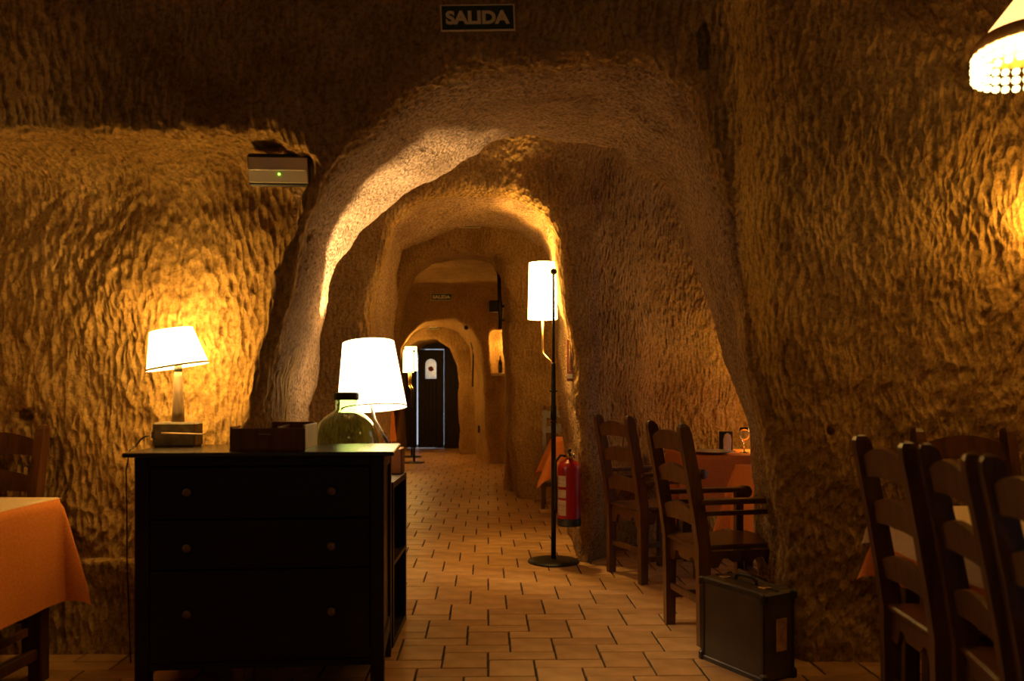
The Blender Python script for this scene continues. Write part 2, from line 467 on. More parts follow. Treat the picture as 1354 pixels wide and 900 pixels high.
def hit_x(y, z, x0, dirn=1, far=4.0):
    """x at which a line along +x or -x from (x0, y, z) meets the rock"""
    xs = x0 + dirn * np.arange(0, far, 0.01)
    d = np.array([float(cave(np.float64(v), np.float64(y), np.float64(z))) for v in xs])
    return float(xs[np.argmax(d > 0)])

def hash3(i, j, k, s):
    h = (i * 73856093) ^ (j * 19349663) ^ (k * 83492791) ^ (s * 2654435761)
    h = (h ^ (h >> 13)) * 1274126177 & 0x7fffffff
    h = h ^ (h >> 16)
    return (h & 0xffff) / 65535.0
def vnoise(p, s):
    i = np.floor(p).astype(np.int64); f = p - i; f = f * f * (3 - 2 * f)
    out = 0
    for a in (0, 1):
        for b in (0, 1):
            for c in (0, 1):
                w = (f[:, 0] if a else 1 - f[:, 0]) * (f[:, 1] if b else 1 - f[:, 1]) * (f[:, 2] if c else 1 - f[:, 2])
                out = out + w * hash3(i[:, 0] + a, i[:, 1] + b, i[:, 2] + c, s)
    return out
def scoops(p, s):
    """distance to the nearest cell centre: shallow scoops with sharp ridges between"""
    i = np.floor(p).astype(np.int64)
    best = np.full(len(p), 9.0)
    for a in (-1, 0, 1):
        for b in (-1, 0, 1):
            for c in (-1, 0, 1):
                q = i + np.array([a, b, c])
                ctr = np.stack([q[:, t] + hash3(q[:, 0], q[:, 1], q[:, 2], s + t) for t in range(3)], 1)
                best = np.minimum(best, ((p - ctr) ** 2).sum(1))
    return np.sqrt(best)

def nets(lo, hi, h):
    """surface nets on the distance field"""
    xs = np.arange(lo[0], hi[0] + h / 2, h); ys = np.arange(lo[1], hi[1] + h / 2, h); zs = np.arange(lo[2], hi[2] + h / 2, h)
    X, Z = np.meshgrid(xs, zs, indexing='ij')
    D = np.empty((len(ys), len(xs), len(zs)), np.float32)
    for j, y in enumerate(ys):
        D[j] = cave(X, y, Z)
    S = D < 0
    cnt = np.zeros([n - 1 for n in D.shape], np.int8)
    off = [(a, b, c) for a in (0, 1) for b in (0, 1) for c in (0, 1)]
    ny, nx, nz = cnt.shape
    for a, b, c in off:
        cnt += S[a:a + ny, b:b + nx, c:c + nz]
    act = (cnt > 0) & (cnt < 8)
    I = np.argwhere(act)
    idx = np.full(cnt.shape, -1, np.int32); idx[act] = np.arange(len(I))
    V = {o: D[I[:, 0] + o[0], I[:, 1] + o[1], I[:, 2] + o[2]] for o in off}
    acc = np.zeros((len(I), 3)); n = np.zeros(len(I))
    for o in off:
        for ax in range(3):
            if o[ax]: continue
            o2 = list(o); o2[ax] = 1; o2 = tuple(o2)
            a, b = V[o], V[o2]
            m = (a < 0) != (b < 0)
            t = np.where(m, a / np.where(m, a - b, 1), 0)
            p = np.tile(np.array(o, float), (len(I), 1)); p[:, ax] += t
            acc[m] += p[m]; n[m] += 1
    P = (I + acc / n[:, None]) * h
    P = np.stack([P[:, 1] + lo[0], P[:, 0] + lo[1], P[:, 2] + lo[2]], 1)
    quads = []
    for ax in range(3):
        sl0 = [slice(None)] * 3; sl1 = [slice(None)] * 3
        sl0[ax] = slice(0, -1); sl1[ax] = slice(1, None)
        E = S[tuple(sl0)] != S[tuple(sl1)]
        e = np.argwhere(E)
        u, w = [t for t in range(3) if t != ax]
        ok = (e[:, u] > 0) & (e[:, w] > 0) & (e[:, u] < D.shape[u] - 1) & (e[:, w] < D.shape[w] - 1)
        e = e[ok]
        ins = S[e[:, 0], e[:, 1], e[:, 2]]
        def g(du, dw):
            q = e.copy(); q[:, u] -= du; q[:, w] -= dw
            return idx[q[:, 0], q[:, 1], q[:, 2]]
        q = np.stack([g(1, 1), g(0, 1), g(0, 0), g(1, 0)], 1)
        # array axes are (y, x, z), a left-handed order: flip accordingly so that faces look into the hollow
        flip = ins if ax != 1 else ~ins
        q[~flip] = q[~flip][:, ::-1]
        quads.append(q)
    return P, np.concatenate(quads)

def vert_normals(P, Q):
    a, b, c, d = (P[Q[:, i]] for i in range(4))
    fn = np.cross(c - a, d - b)
    N = np.zeros_like(P)
    for i in range(4):
        for k in range(3):
            N[:, k] += np.bincount(Q[:, i], fn[:, k], len(P))
    return N / np.maximum(np.linalg.norm(N, axis=1), 1e-9)[:, None], fn

def carve(P, Q, amp, near):
    """pick marks as real relief"""
    N, _ = vert_normals(P, Q)
    w = np.stack([vnoise(P * 2.2 + 17 * t, 5 + t) for t in range(3)], 1) - 0.5
    p = P + w * np.array([0.16, 0.16, 0.22])
    right = np.clip((P[:, 0] - 0.6) / 0.4, 0, 1) * np.clip((4.0 - P[:, 1]) / 0.4, 0, 1)
    sl = right * 0.42
    q = np.stack([p[:, 0] - sl * (p[:, 2] - 1.4) * np.sign(1.9 - p[:, 2] + 1e-6), p[:, 1], p[:, 2]], 1)
    turn = 0.9 * (vnoise(P * 0.9 + 40, 77) - 0.5) * (1 - right)
    q[:, 0] += turn * (P[:, 2] - 1.5)
    big = scoops(q / np.array([0.070, 0.080, 0.14]), 3)
    d = 0.4 * big + 0.6 * scoops(q / np.array([0.036, 0.042, 0.082]), 5)
    d2 = scoops(q / np.array([0.023, 0.026, 0.048]), 11)
    rubbed = np.zeros(len(P))
    for y0, y1 in ((3.35, 4.45), (5.38, 6.95)):
        arch = np.clip((P[:, 1] - y0) / .12, 0, 1) * np.clip((y1 - P[:, 1]) / .12, 0, 1) * ((np.abs(P[:, 0]) < 1.4) & (P[:, 2] < (2.75 if y0 < 4 else 2.90)) & (P[:, 0] < (1.4 if y0 < 4 else 0.62)))
        if y0 < 4: arch = arch * np.clip((3.9 - np.abs(P[:, 0]) - np.where(P[:, 1] < 3.8, 2.7, 2.4)) / .1, 0, 1)
        rubbed = np.maximum(rubbed, arch)
    plinth = np.clip((0.50 - P[:, 2]) / .08, 0, 1) * ((P[:, 0] < -1.0) & (P[:, 1] < 3.9))
    m = (1 - 0.72 * rubbed) * (1 - 0.85 * plinth)
    disp = amp * m * ((0.62 - d) * 1.0 + 0.55 * (0.62 - d2)) + 0.012 * (vnoise(P * 16, 21) - .5) + 0.02 * (vnoise(P * 6, 31) - .5)
    return P - N * disp[:, None]

def add_rock(name, P, Q, N, sel, material, label):
    q = Q[sel]
    u, inv = np.unique(q, return_inverse=True)
    inv = inv.reshape(q.shape)
    me = bpy.data.meshes.new(name)
    me.vertices.add(len(u)); me.vertices.foreach_set('co', P[u].astype(np.float32).ravel())
    me.loops.add(inv.size); me.loops.foreach_set('vertex_index', inv.astype(np.int32).ravel())
    me.polygons.add(len(inv))
    me.polygons.foreach_set('loop_start', np.arange(0, inv.size, 4, dtype=np.int32))
    me.polygons.foreach_set('loop_total', np.full(len(inv), 4, np.int32))
    me.update(calc_edges=True)
    me.polygons.foreach_set('use_smooth', np.ones(len(inv), bool))
    me.normals_split_custom_set_from_vertices([tuple(v) for v in N[u]])
    me.materials.append(material)
    o = bpy.data.objects.new(name, me); COL.objects.link(o)
    return tag(o, label, 'wall' if 'ceiling' not in name else 'ceiling', kind='structure')

H = 0.0125
nearP, nearQ = nets((-2.85, 2.30, -.05), (3.3, 6.95, 3.42), H)
nearP = carve(nearP, nearQ, 0.027, True)
nearN, nearF = vert_normals(nearP, nearQ)
C = nearP[nearQ].mean(1)
cx, cy, cz = C.T
fnz = nearF[:, 2] / np.maximum(np.linalg.norm(nearF, axis=1), 1e-12)
zone = np.zeros(len(nearQ), int)
first = cy < 4.48
inarch = first & (np.abs(cx - 0.06) < 1.33) & (cz < 2.75) & (cy > 3.35) & ~((cx < -1.0) & (cy < 3.80)) & ~((cx > .98) & (cy < 3.62) & (cz < 3))
zone[first & (cx < -.0)] = 1
zone[first & (cx >= .95)] = 2
zone[first & (np.abs(cx - .0) < .95)] = 3
zone[first & (cz > 3.22)] = 4
zone[inarch] = 5
second = (cy >= 4.48)
zone[second & (cx < -.28)] = 6
zone[second & (cx >= -.28)] = 7
zone[second & (cz > 2.62)] = 8
zone[second & (cy > 5.6) & (cz < 2.7) & (np.abs(cx + .3) < .95) & (cx < .62)] = 9
for k, nm, mt, lb in ((1, 'wall_left', ROCK, 'pick-marked ochre rock wall behind the black chest of drawers'),
                      (2, 'wall_right', ROCK_R, 'dim pick-marked rock wall behind the row of ladder-back chairs'),
                      (3, 'wall_front', ROCK, 'dark rock face above the first arch carrying the large exit sign'),
                      (4, 'ceiling', ROCK, 'rock ceiling over the nearest room'),
                      (5, 'trim_1', ROCK_ARCH, 'thick rubbed rock arch nearest the camera, lit from the left'),
                      (6, 'wall_middle_left', ROCK, 'rock wall on the left between the first and second arch'),
                      (7, 'wall_middle_right', ROCK_R, 'pick-marked rock wall behind the dining table past the first arch'),
                      (8, 'ceiling', ROCK, 'rock vault between the first and the second arch'),
                      (9, 'trim_2', ROCK_ARCH, 'second rock arch, brightly lit by the floor lamp')):
    s = zone == k
    if s.any(): add_rock(nm, nearP, nearQ, nearN, s, mt, lb)
del nearP, nearQ, nearN

farP, farQ = nets((-2.9, 6.86, -.05), (2.5, 17.4, 3.45), 0.036)
farP = carve(farP, farQ, 0.016, False)
farN, _ = vert_normals(farP, farQ)
C = farP[farQ].mean(1); cx, cy, cz = C.T
mid = -.35 - .09 * (cy - 6.9)
keep = cy < 17.25
for nm, s, lb in (('wall_far_left', (cx < mid) & (cz < 2.2), 'rock wall along the left side of the far passage'),
                  ('wall_far_right', (cx >= mid) & (cz < 2.2), 'rock wall and pillars along the right side of the far passage'),
                  ('ceiling', cz >= 2.2, 'rock vaults and arches over the far passage')):
    add_rock(nm, farP, farQ, farN, s & keep, ROCK_FAR, lb)
del farP, farQ, farN

rearP, rearQ = nets((-3.0, -2.9, -.1), (3.0, 2.40, 3.6), 0.08)
rearN, _ = vert_normals(rearP, rearQ)
add_rock('wall_rear', rearP, rearQ, rearN, np.ones(len(rearQ), bool), ROCK, 'rock walls and ceiling of the room behind the camera')

# ------------------------------------------------------------------ floor: grout bed with square tiles and long strips
fl = MB().box((0.3, 8.0, -0.056), (6.6, 20.0, 0.1)).build('floor', GROUT)
tag(fl, 'terracotta tiled floor running down the cave passage', 'floor', kind='structure')
BED = -0.006
v1 = np.array([0.205, -0.105]); v2 = np.array([-0.100, -0.310])
ang = R(1.3)
rot2 = np.array([[math.cos(ang), -math.sin(ang)], [math.sin(ang), math.cos(ang)]])
org = np.array([-0.037, 4.70])
def tile_mesh(name, sx, sy, material):
    return MB().box((0, 0, -0.004), (sx, sy, 0.008), bev=0.002).mesh(name, material)
SQ = [tile_mesh('square_tile', 0.193, 0.200, m) for m in (TILE, TILE2, TILE3)]
ST = [tile_mesh('strip_tile', 0.298, 0.1005, m) for m in (TILE, TILE2, TILE3)]
cells = []
for i in range(-60, 60):
    for j in range(-60, 60):
        o = org + rot2 @ (i * v1 + j * v2)
        if -2.6 < o[0] < 3.2 and 1.9 < o[1] < 17.2:
            cells.append(o)
cells.sort(key=lambda o: o[1])
rest = {0: MB(), 1: MB(), 2: MB()}
count = {'square_tile': 0, 'strip_tile': 0}
rt = random.Random(3)
for o in cells:
    for nm, cen, meshes, size in (('square_tile', (0.1025, -0.2075), SQ, (0.193, 0.200)), ('strip_tile', (0.0525, -0.3625), ST, (0.298, 0.1005))):
        c = o + rot2 @ np.array(cen)
        k = rt.choices((0, 1, 2), (5, 3, 2))[0]
        z = rt.uniform(-0.0012, 0.0012); tx, ty = rt.uniform(-.003, .003), rt.uniform(-.003, .003)
        px, py = 677 + 1053 * c[0] / c[1], 517 + 1263.6 / c[1]
        lim_r = 1.75 if c[1] < 3.6 else (1.40 if c[1] < 6.5 else 0.5)
        seen = (-30 < px < 1380 and py < 915 and -1.15 < c[0] < lim_r and c[1] < 8.6) or (px < 190 and -30 < px and py < 910 and c[1] < 3.75)
        if seen and count[nm] < 298:
            count[nm] += 1
            t = bpy.data.objects.new(nm, meshes[k]); COL.objects.link(t); t.parent = fl
            t.location = (c[0], c[1], z); t.rotation_euler = (tx, ty, ang)
        else:
            M = Matrix.Translation((c[0], c[1], z)) @ Euler((tx, ty, ang)).to_matrix().to_4x4()
            rest[k].box((0, 0, -0.004), (size[0], size[1], 0.008), bev=0.002, M=M)
base = len(rest[0].v); allt = MB()
for k in (0, 1, 2):
    o = len(allt.v); allt.v += rest[k].v; allt.f += [tuple(i + o for i in f) for f in rest[k].f]; allt.smooth += rest[k].smooth
to = allt.build('distant_tiles', TILE, fl); to['kind'] = 'stuff'

# ------------------------------------------------------------------ black chest of drawers
CH_RZ = R(4.9)
chest = thing('chest_of_drawers', (-0.990, 3.125, 0), CH_RZ, 'black-brown three-drawer chest with six round knobs, in front of the left rock wall', 'chest of drawers')
# local frame: x along the front, y to the back, origin at the middle of the front edge of the top
W, Dp = 1.045, 0.50
MB().box((0, Dp / 2, 0.951), (W, Dp, 0.018), bev=0.004).build('top', CHESTTOP, chest)
for sx in (-1, 1):
    for yy in (0.045, Dp - 0.045):
        MB().box((sx * (W / 2 - 0.068), yy, 0.471), (0.054, 0.054, 0.942), bev=0.003).build('leg', BLACKBROWN, chest)
    m = MB().box((sx * (W / 2 - 0.062), Dp / 2, 0.53), (0.016, Dp - 0.14, 0.80))
    m.box((sx * (W / 2 - 0.055), Dp / 2, 0.91), (0.022, Dp - 0.14, 0.064), bev=0.002)
    m.box((sx * (W / 2 - 0.055), Dp / 2, 0.155), (0.022, Dp - 0.14, 0.064), bev=0.002)
    m.build('side_panel', BLACKBROWN, chest)
MB().box((0, Dp - 0.03, 0.53), (W - 0.19, 0.012, 0.80)).build('back_panel', BLACKBROWN, chest)
MB().box((0, 0.045, 0.923), (W - 0.19, 0.046, 0.036), bev=0.002).build('front_rail', BLACKBROWN, chest)
MB().box((0, 0.045, 0.12), (W - 0.19, 0.040, 0.028), bev=0.002).build('front_rail', BLACKBROWN, chest)
dw = W - 0.198
for z0, z1 in ((0.698, 0.900), (0.500, 0.692), (0.138, 0.494)):
    d = MB().box((0, 0.028, (z0 + z1) / 2), (dw, 0.020, z1 - z0), bev=0.003)
    d.box((0, 0.235, (z0 + z1) / 2 - 0.01), (dw - 0.03, 0.37, z1 - z0 - 0.05))
    d = d.build('drawer', BLACKBROWN, chest)
    kz = {0.698: 0.805, 0.500: 0.588, 0.138: 0.330}[z0]
    for sx in (-1, 1):
        M = Matrix.Translation((sx * 0.277, 0.018, kz)) @ Matrix.Rotation(R(90), 4, 'X')
        MB().lathe([(0.006, -0.004), (0.006, 0.010), (0.013, 0.014), (0.0165, 0.021), (0.0150, 0.028), (0.009, 0.032), (0.0, 0.033)], 16, M).build('knob', KNOB, d)

def on_chest(x, y, z=0.0):
    c, s = math.cos(CH_RZ), math.sin(CH_RZ)
    return (-0.990 + c * x - s * y, 3.125 + s * x + c * y, 0.960 + z)

# ------------------------------------------------------------------ lamps
def cone_shade(name, parent, r0, r1, h, M, glow, col, t=0.003, rim=None):
    """open lampshade with an inner and an outer skin"""
    prof = [(r0, 0), (r1, h), (r1 - t, h), (r0 - t, 0)]
    return MB().lathe(prof, 40, M, True, close=True).build(name, shade_material(name + '_cloth', col, glow), parent)

# small lamp with the crooked shade on its stone block
lp = on_chest(-0.436, 0.392)
lamp = thing('table_lamp', lp, CH_RZ, 'small table lamp with a crooked shade on a stone block, on the black chest', 'lamp')
MB().box((0, 0, 0.053), (0.178, 0.12, 0.106), bev=0.008).build('base', STONEB, lamp)
MB().lathe([(0.026, 0.106), (0.025, 0.15), (0.020, 0.24), (0.0165, 0.30), (0.0175, 0.305), (0.0165, 0.31), (0.015, 0.325)], 20).build('stem', grain(mat('lamp_stem', (0.3, 0.2, 0.11), 0.6), (0.13, 0.09, 0.05), (0.22, 0.15, 0.085), (6, 6, 1), 12), lamp)
MB().lathe([(0.017, 0.325), (0.017, 0.352), (0.011, 0.354), (0.011, 0.438), (0.030, 0.450), (0.031, 0.453), (0.0, 0.449)], 20).build('holder_and_baffle', BLACKP, lamp)  # flared top dish added to keep the bulb's light off the base
Ms = Matrix.Translation((-0.001, 0, 0.345)) @ Matrix.Rotation(R(-9.5), 4, 'Y') @ Matrix.Rotation(R(2), 4, 'X')
sh = cone_shade('lamp_shade', lamp, 0.128, 0.088, 0.165, Ms, LAMP_BLOCK['glow'], LAMP_BLOCK['col'])
MB().lathe([(0.1285, 0.0), (0.1293, 0.003), (0.1275, 0.010), (0.1262, 0.010)], 40, Ms, True, True).build('shade_trim', CREAMC, sh)
bulb(lamp, (0, 0, 0.49), LAMP_BLOCK['w'], LAMP_BLOCK['col'], 0.03)
MB().tube([(-0.048, -0.066, 0.060), (0.03, -0.072, 0.058), (0.12, -0.076, 0.055), (0.135, -0.076, 0.057)], [0.004, 0.0045, 0.004, 0.002], 8).build('rod', PALEWOOD, lamp)
m = MB().box((-0.093, -0.03, 0.052), (0.014, 0.026, 0.030), bev=0.003)
m.tube([(-0.108, -0.03, 0.048), (-0.13, -0.03, 0.045), (-0.148, -0.028, 0.032), (-0.168, -0.02, 0.006), (-0.185, -0.02, -0.005)], 0.0035, 8)
m.build('plug', BLACKP, lamp)
MB().tube([(-0.167, -0.02, 0.004), (-0.185, -0.05, -0.012), (-0.20, -0.05, -0.10), (-0.197, -0.05, -0.25), (-0.20, -0.04, -0.5), (-0.20, 0.0, -0.94)], 0.003, 8).build('cord', BLACKP, lamp)

# open wooden box
bx = thing('wooden_box', on_chest(0.018, 0.20), CH_RZ + R(-2), 'open red-brown wooden box in the middle of the black chest', 'box')
b = MB()
b.box((0, 0, 0.004), (0.30, 0.25, 0.008))
b.box((0, -0.121, 0.046), (0.30, 0.009, 0.092), bev=0.002)
b.box((-0.1455, 0, 0.049), (0.009, 0.25, 0.098), bev=0.002)
b.build('body', WALNUT, bx)
MB().box((0.1455, 0.0, 0.052), (0.009, 0.25, 0.104), bev=0.002).build('side_board', PALEWOOD, bx, label='wooden side board, coloured paler for the lamplight on it')  # paler wood stands for the large lamp's light on this side
MB().box((0, 0.121, 0.054), (0.282, 0.009, 0.108), bev=0.002).build('back_board', WALNUT, bx)
MB().box((0.035, 0, 0.05), (0.006, 0.232, 0.095)).build('divider', WALNUT, bx)
MB().box((-0.01, -0.1275, 0.066), (0.05, 0.006, 0.005), bev=0.002).build('handle', BRASS, bx)
bk = MB().box((-0.085, 0.06, 0.090), (0.09, 0.09, 0.018), bev=0.006)
bk.box((-0.085, 0.06, 0.045), (0.08, 0.08, 0.072))
bk = tag(bk.build('wallet', LEATHER2, None), 'dark leather wallet upright in the open wooden box', 'wallet')
bk.location = tuple(Vector(on_chest(0.018, 0.20)) + Vector((0, 0, 0.008))); bk.rotation_euler = (0, 0, CH_RZ)

# low shelf unit beside the chest, open to the aisle
su = thing('shelf_unit', (-0.755, 3.955, 0), 0, 'low dark shelf unit with two open bays, behind the black chest', 'shelf')
SW, SD, SH = 0.40, 0.47, 0.775     # depth along x, width along y, height
m = 0.032
MB().box((0, 0, SH - m / 2), (SW, SD, m), bev=0.002).build('top', BLACKBROWN, su)
MB().box((0, 0, m / 2), (SW, SD, m), bev=0.002).build('bottom_board', BLACKBROWN, su)
for s in (-1, 1):
    MB().box((0, s * (SD / 2 - m / 2), SH / 2), (SW, m, SH - 2 * m)).build('side_board', BLACKBROWN, su)
MB().box((0, 0, SH / 2), (SW, SD - 2 * m, 0.018)).build('shelf_board', BLACKBROWN, su)
MB().box((-SW / 2 + 0.006, 0, SH / 2), (0.012, SD - 2 * m, SH - 2 * m)).build('back_panel', BLACKBROWN, su)

# green demijohn on the shelf unit
dj = thing('demijohn', (-0.800, 3.845, SH), 0, 'big round green glass demijohn on the shelf unit, just behind the chest', 'bottle')
outer = [(0.0, 0.004), (0.07, 0.0), (0.10, 0.006), (0.128, 0.035), (0.148, 0.085), (0.156, 0.14), (0.155, 0.19), (0.146, 0.235), (0.128, 0.275), (0.098, 0.305), (0.069, 0.324), (0.055, 0.335),
         (0.053, 0.350), (0.055, 0.356), (0.052, 0.362), (0.053, 0.374), (0.055, 0.380), (0.056, 0.392)]
inner = [(max(r - 0.005, 0), z + (0.006 if i < 3 else 0)) for i, (r, z) in enumerate(outer)]
MB().lathe(outer + list(reversed(inner)), 48).build('glass_body', GREEN_GLASS, dj)
MB().lathe([(0.0565, 0.384), (0.0600, 0.386), (0.0605, 0.412), (0.055, 0.418), (0.040, 0.420), (0.0, 0.420)], 32).build('cap', CORK, dj)

# large lamp on the shelf unit
bl = thing('table_lamp', (-0.632, 4.095, SH), 0, 'large table lamp with a wide white shade behind the green demijohn', 'lamp')
MB().box((0.035, 0.025, 0.0675), (0.07, 0.11, 0.135), bev=0.006).build('base', WALNUT, bl)
MB().tube([(0.012, 0.0, 0.13), (-0.035, 0.0, 0.21), (-0.075, 0.002, 0.28), (-0.093, 0.003, 0.36), (-0.094, 0.003, 0.39)], [0.011, 0.009, 0.008, 0.008, 0.008], 12).build('stem', CHROME, bl)
Mb = Matrix.Translation((-0.088, 0.005, 0.335)) @ Matrix.Rotation(R(-4.5), 4, 'Y') @ Matrix.Rotation(R(-7.0), 4, 'X')
sh = cone_shade('lamp_shade', bl, 0.178, 0.133, 0.345, Mb, LAMP_BIG['glow'], LAMP_BIG['col'])
MB().lathe([(0.1782, 0.000), (0.1790, 0.002), (0.1785, 0.006), (0.1772, 0.006)], 48, Mb, True, True).build('shade_trim', CREAMC, sh)
MB().lathe([(0.0, 0.385), (0.018, 0.385), (0.022, 0.400), (0.058, 0.424), (0.060, 0.427), (0.056, 0.429), (0.0, 0.418)], 28, Matrix.Translation((-0.094, 0.003, 0))).build('holder_and_baffle', CREAMP, bl)  # unseen dish added to block the bulb's light from the floor
bulb(bl, (-0.090, 0.006, 0.462), LAMP_BIG['w'], LAMP_BIG['col'], 0.025)

def floor_lamp(loc, rz, label, par, drop=0.0, cord=None):
    """iron pole with a ball, a bent side arm carrying a tall white shade"""
    t = thing('floor_lamp', loc, rz, label, 'lamp', None)
    MB().lathe([(0.0, 0.0), (0.178, 0.0), (0.182, 0.004), (0.178, 0.012), (0.12, 0.020), (0.03, 0.026), (0.0, 0.026)], 40).build('base', IRON, t)
    p = MB().tube([(0, 0, 0.02), (0, 0, 1.39 - drop), (0, 0, 1.40 - drop)], [0.0175, 0.0165, 0.012], 14)
    p.tube([(0, 0, 1.39 - drop), (0, 0, 2.03 - drop)], [0.0105, 0.0075], 12)
    p.build('pole', IRON, t)
    MB().lathe([(0.0, 2.015 - drop)] + [(0.024 * math.sin(a), 2.04 - drop - 0.024 * math.cos(a)) for a in (0.4, .8, 1.2, 1.6, 2.0, 2.4, 2.8)] + [(0.0, 2.064 - drop)], 18).build('ball', IRON, t)
    for z, r, h in ((1.20, 0.028, 0.010), (0.985, 0.024, 0.012), (1.05, 0.021, 0.10)):
        MB().lathe([(0.0, z - drop - h / 2), (r, z - drop - h / 2), (r, z - drop + h / 2), (0.0, z - drop + h / 2)], 18).build('collar', IRON, t)
    ax, ay = -0.072, 0.13
    MB().tube([(-0.008, 0.012, 1.02 - drop), (-0.010, 0.016, 1.36 - drop), (-0.018, 0.03, 1.41 - drop), (-0.045, 0.07, 1.44 - drop), (-0.068, 0.115, 1.47 - drop), (ax, ay, 1.52 - drop), (ax, ay, 1.80 - drop)], 0.0085, 10).build('arm', BRASS, t)
    M = Matrix.Translation((ax, ay, 1.718 - drop))
    cone_shade('lamp_shade', t, 0.106, 0.098, 0.402, M, par['glow'], par['col'])
    bulb(t, (ax, ay, 1.93 - drop), par['w'], par['col'], 0.03)
    if cord: MB().tube(cord, 0.004, 8).build('cord', BLACKP, t)
    return t
floor_lamp((0.292, 5.60, 0), 0, 'tall iron floor lamp with a lit white shade beside the red fire extinguisher', LAMP_FLOOR,
           cord=[(0.15, 0.06, 0.010), (0.20, 0.10, 0.006), (0.24, 0.16, 0.020), (0.215, 0.22, 0.006)])
floor_lamp((-1.64, 13.35, 0), 0, 'iron floor lamp with white shade, nearer of two by the dark door', LAMP_FAR, 0.17)
floor_lamp((-1.83, 14.55, 0), 0, 'iron floor lamp half hidden behind another, closest to the dark door', LAMP_FAR, 0.17)

# ------------------------------------------------------------------ ladder-back chairs
def slat_outline(w, h, seedy):
    """arched top edge, scalloped lower edge"""
    n = 12; up = []; dn = []
    for i in range(n + 1):
        t = i / n; u = 2 * t - 1
        up.append((u * w / 2, h * (0.62 + 0.38 * (1 - u * u))))
        dn.append((u * w / 2, h * (0.02 + 0.20 * (abs(math.sin(PI * t * 1.0)) ** 1.5) * (0.4 + 0.6 * abs(u)))))
    return dn + list(reversed(up))
def apron_outline(w, h):
    n = 14; dn = []
    for i in range(n + 1):
        t = i / n; u = 2 * t - 1
        notch = 0.55 if 0.30 < abs(u) < 0.62 else (0.30 if abs(u) <= 0.30 else 0.0)
        dn.append((u * w / 2, h * notch))
    return dn + [(w / 2, h), (-w / 2, h)]
Z90 = Matrix.Rotation(R(90), 4, 'Z')
def make_chair(label, group, material, loc, rz, arms=False, height=1.05):
    t = thing('dining_chair', loc, rz, label, 'chair', group)     # faces its own +x
    h = height; HW = 0.19; LEAN = 0.105
    def back_x(z): return -0.20 - (LEAN * max(0.0, (z - 0.46) / (h - 0.46)) ** 1.15 if z > 0.46 else 0.0)
    for s in (-1, 1):
        zs = [0.0, 0.25, 0.46, 0.60, 0.75, 0.90, h - 0.05, h - 0.020, h - 0.006, h]
        hx = [0.024, 0.028, 0.032, 0.032, 0.031, 0.030, 0.029, 0.025, 0.016, 0.006]
        hy = [0.0195] * 7 + [0.018, 0.013, 0.006]
        MB().beam([(back_x(z), s * HW, z) for z in zs], list(zip(hx, hy))).build('back_post', material, t)
        if arms:
            MB().box((0.20, s * 0.205, 0.335), (0.042, 0.040, 0.67), bev=0.004).build('leg', material, t)
            arm = MB().beam([(0.0, 0, 0)], [(0, 0)]) if False else MB()
            arm.box((0.0, s * 0.205, 0.680), (0.46, 0.058, 0.024), bev=0.006)
            arm.lathe([(0.0, -0.027), (0.030, -0.027), (0.033, -0.020), (0.033, 0.020), (0.030, 0.027), (0.0, 0.027)], 16,
                      Matrix.Translation((0.235, s * 0.205, 0.668)) @ Matrix.Rotation(R(90), 4, 'X'))
            arm.box((0.0, s * 0.205, 0.625), (0.40, 0.020, 0.022), bev=0.003)
            arm.build('armrest', material, t)
        else:
            MB().box((0.19, s * 0.190, 0.22), (0.040, 0.040, 0.44), bev=0.004).build('leg', material, t)
        MB().box((0.0, s * 0.192, 0.15), (0.38, 0.022, 0.034), bev=0.003).build('stretcher', material, t)
        MB().prism(apron_outline(0.36, 0.075), 0.018, Matrix.Translation((0.0, s * 0.192, 0.368))).build('side_rail', material, t)
    for z, hh in ((0.555, 0.105), (0.745, 0.105), (0.905, 0.110)):
        zc = z + hh / 2
        M = Matrix.Translation((back_x(zc) + 0.004, 0, z)) @ Matrix.Rotation(R(-10), 4, 'Y') @ Z90
        MB().prism(slat_outline(2 * HW - 0.025, hh, 0), 0.018, M).build('slat', material, t)
    MB().box((0.005, 0, 0.457), (0.45, 0.365 if not arms else 0.355, 0.024), bev=0.007).build('seat', material, t)
    MB().prism(apron_outline(0.345, 0.10), 0.018, Matrix.Translation((-0.197, 0, 0.342)) @ Z90).build('back_rail', material, t)
    MB().prism(apron_outline(0.345, 0.075), 0.018, Matrix.Translation((0.192, 0, 0.368)) @ Z90).build('front_rail', material, t)
    MB().box((0.19, 0, 0.25), (0.022, 0.36, 0.034), bev=0.003).build('stretcher', material, t)
    MB().box((-0.195, 0, 0.20), (0.022, 0.345, 0.034), bev=0.003).build('stretcher', material, t)
    return t
def chair_back_at(p_far, p_near):
    """seat centre and heading of a chair whose two back posts stand at these floor points"""
    a, b = Vector(p_far), Vector(p_near)
    mid = (a + b) / 2; d = (a - b).normalized()
    face = Vector((d.y, -d.x))
    c = mid + face * 0.20
    return (c.x, c.y, 0), math.atan2(face.y, face.x)
l, r = chair_back_at((0.815, 4.12), (0.900, 3.75))
armA = make_chair('wooden armchair with a ladder back and carved seat rail, right behind the suitcase', None, WOOD, l, r, True)
l, r = chair_back_at((0.660, 5.30), (0.815, 4.95))
copy_thing(armA, l, r, 'wooden armchair with a ladder back, beyond the one by the suitcase, near the floor lamp')
l, r = chair_back_at((1.315, 2.765), (1.290, 2.385))
rowc = make_chair('dark ladder-back chair at the pale-topped table, farthest from the camera of the row of three', 'ladder-back chairs along the right table', WOOD_D, l, r, False)
l, r = chair_back_at((1.315, 2.31), (1.235, 1.94))
copy_thing(rowc, l, r, 'dark ladder-back chair in the middle of the row of three at the right table', 'ladder-back chairs along the right table')
l, r = chair_back_at((1.245, 1.885), (1.165, 1.515))
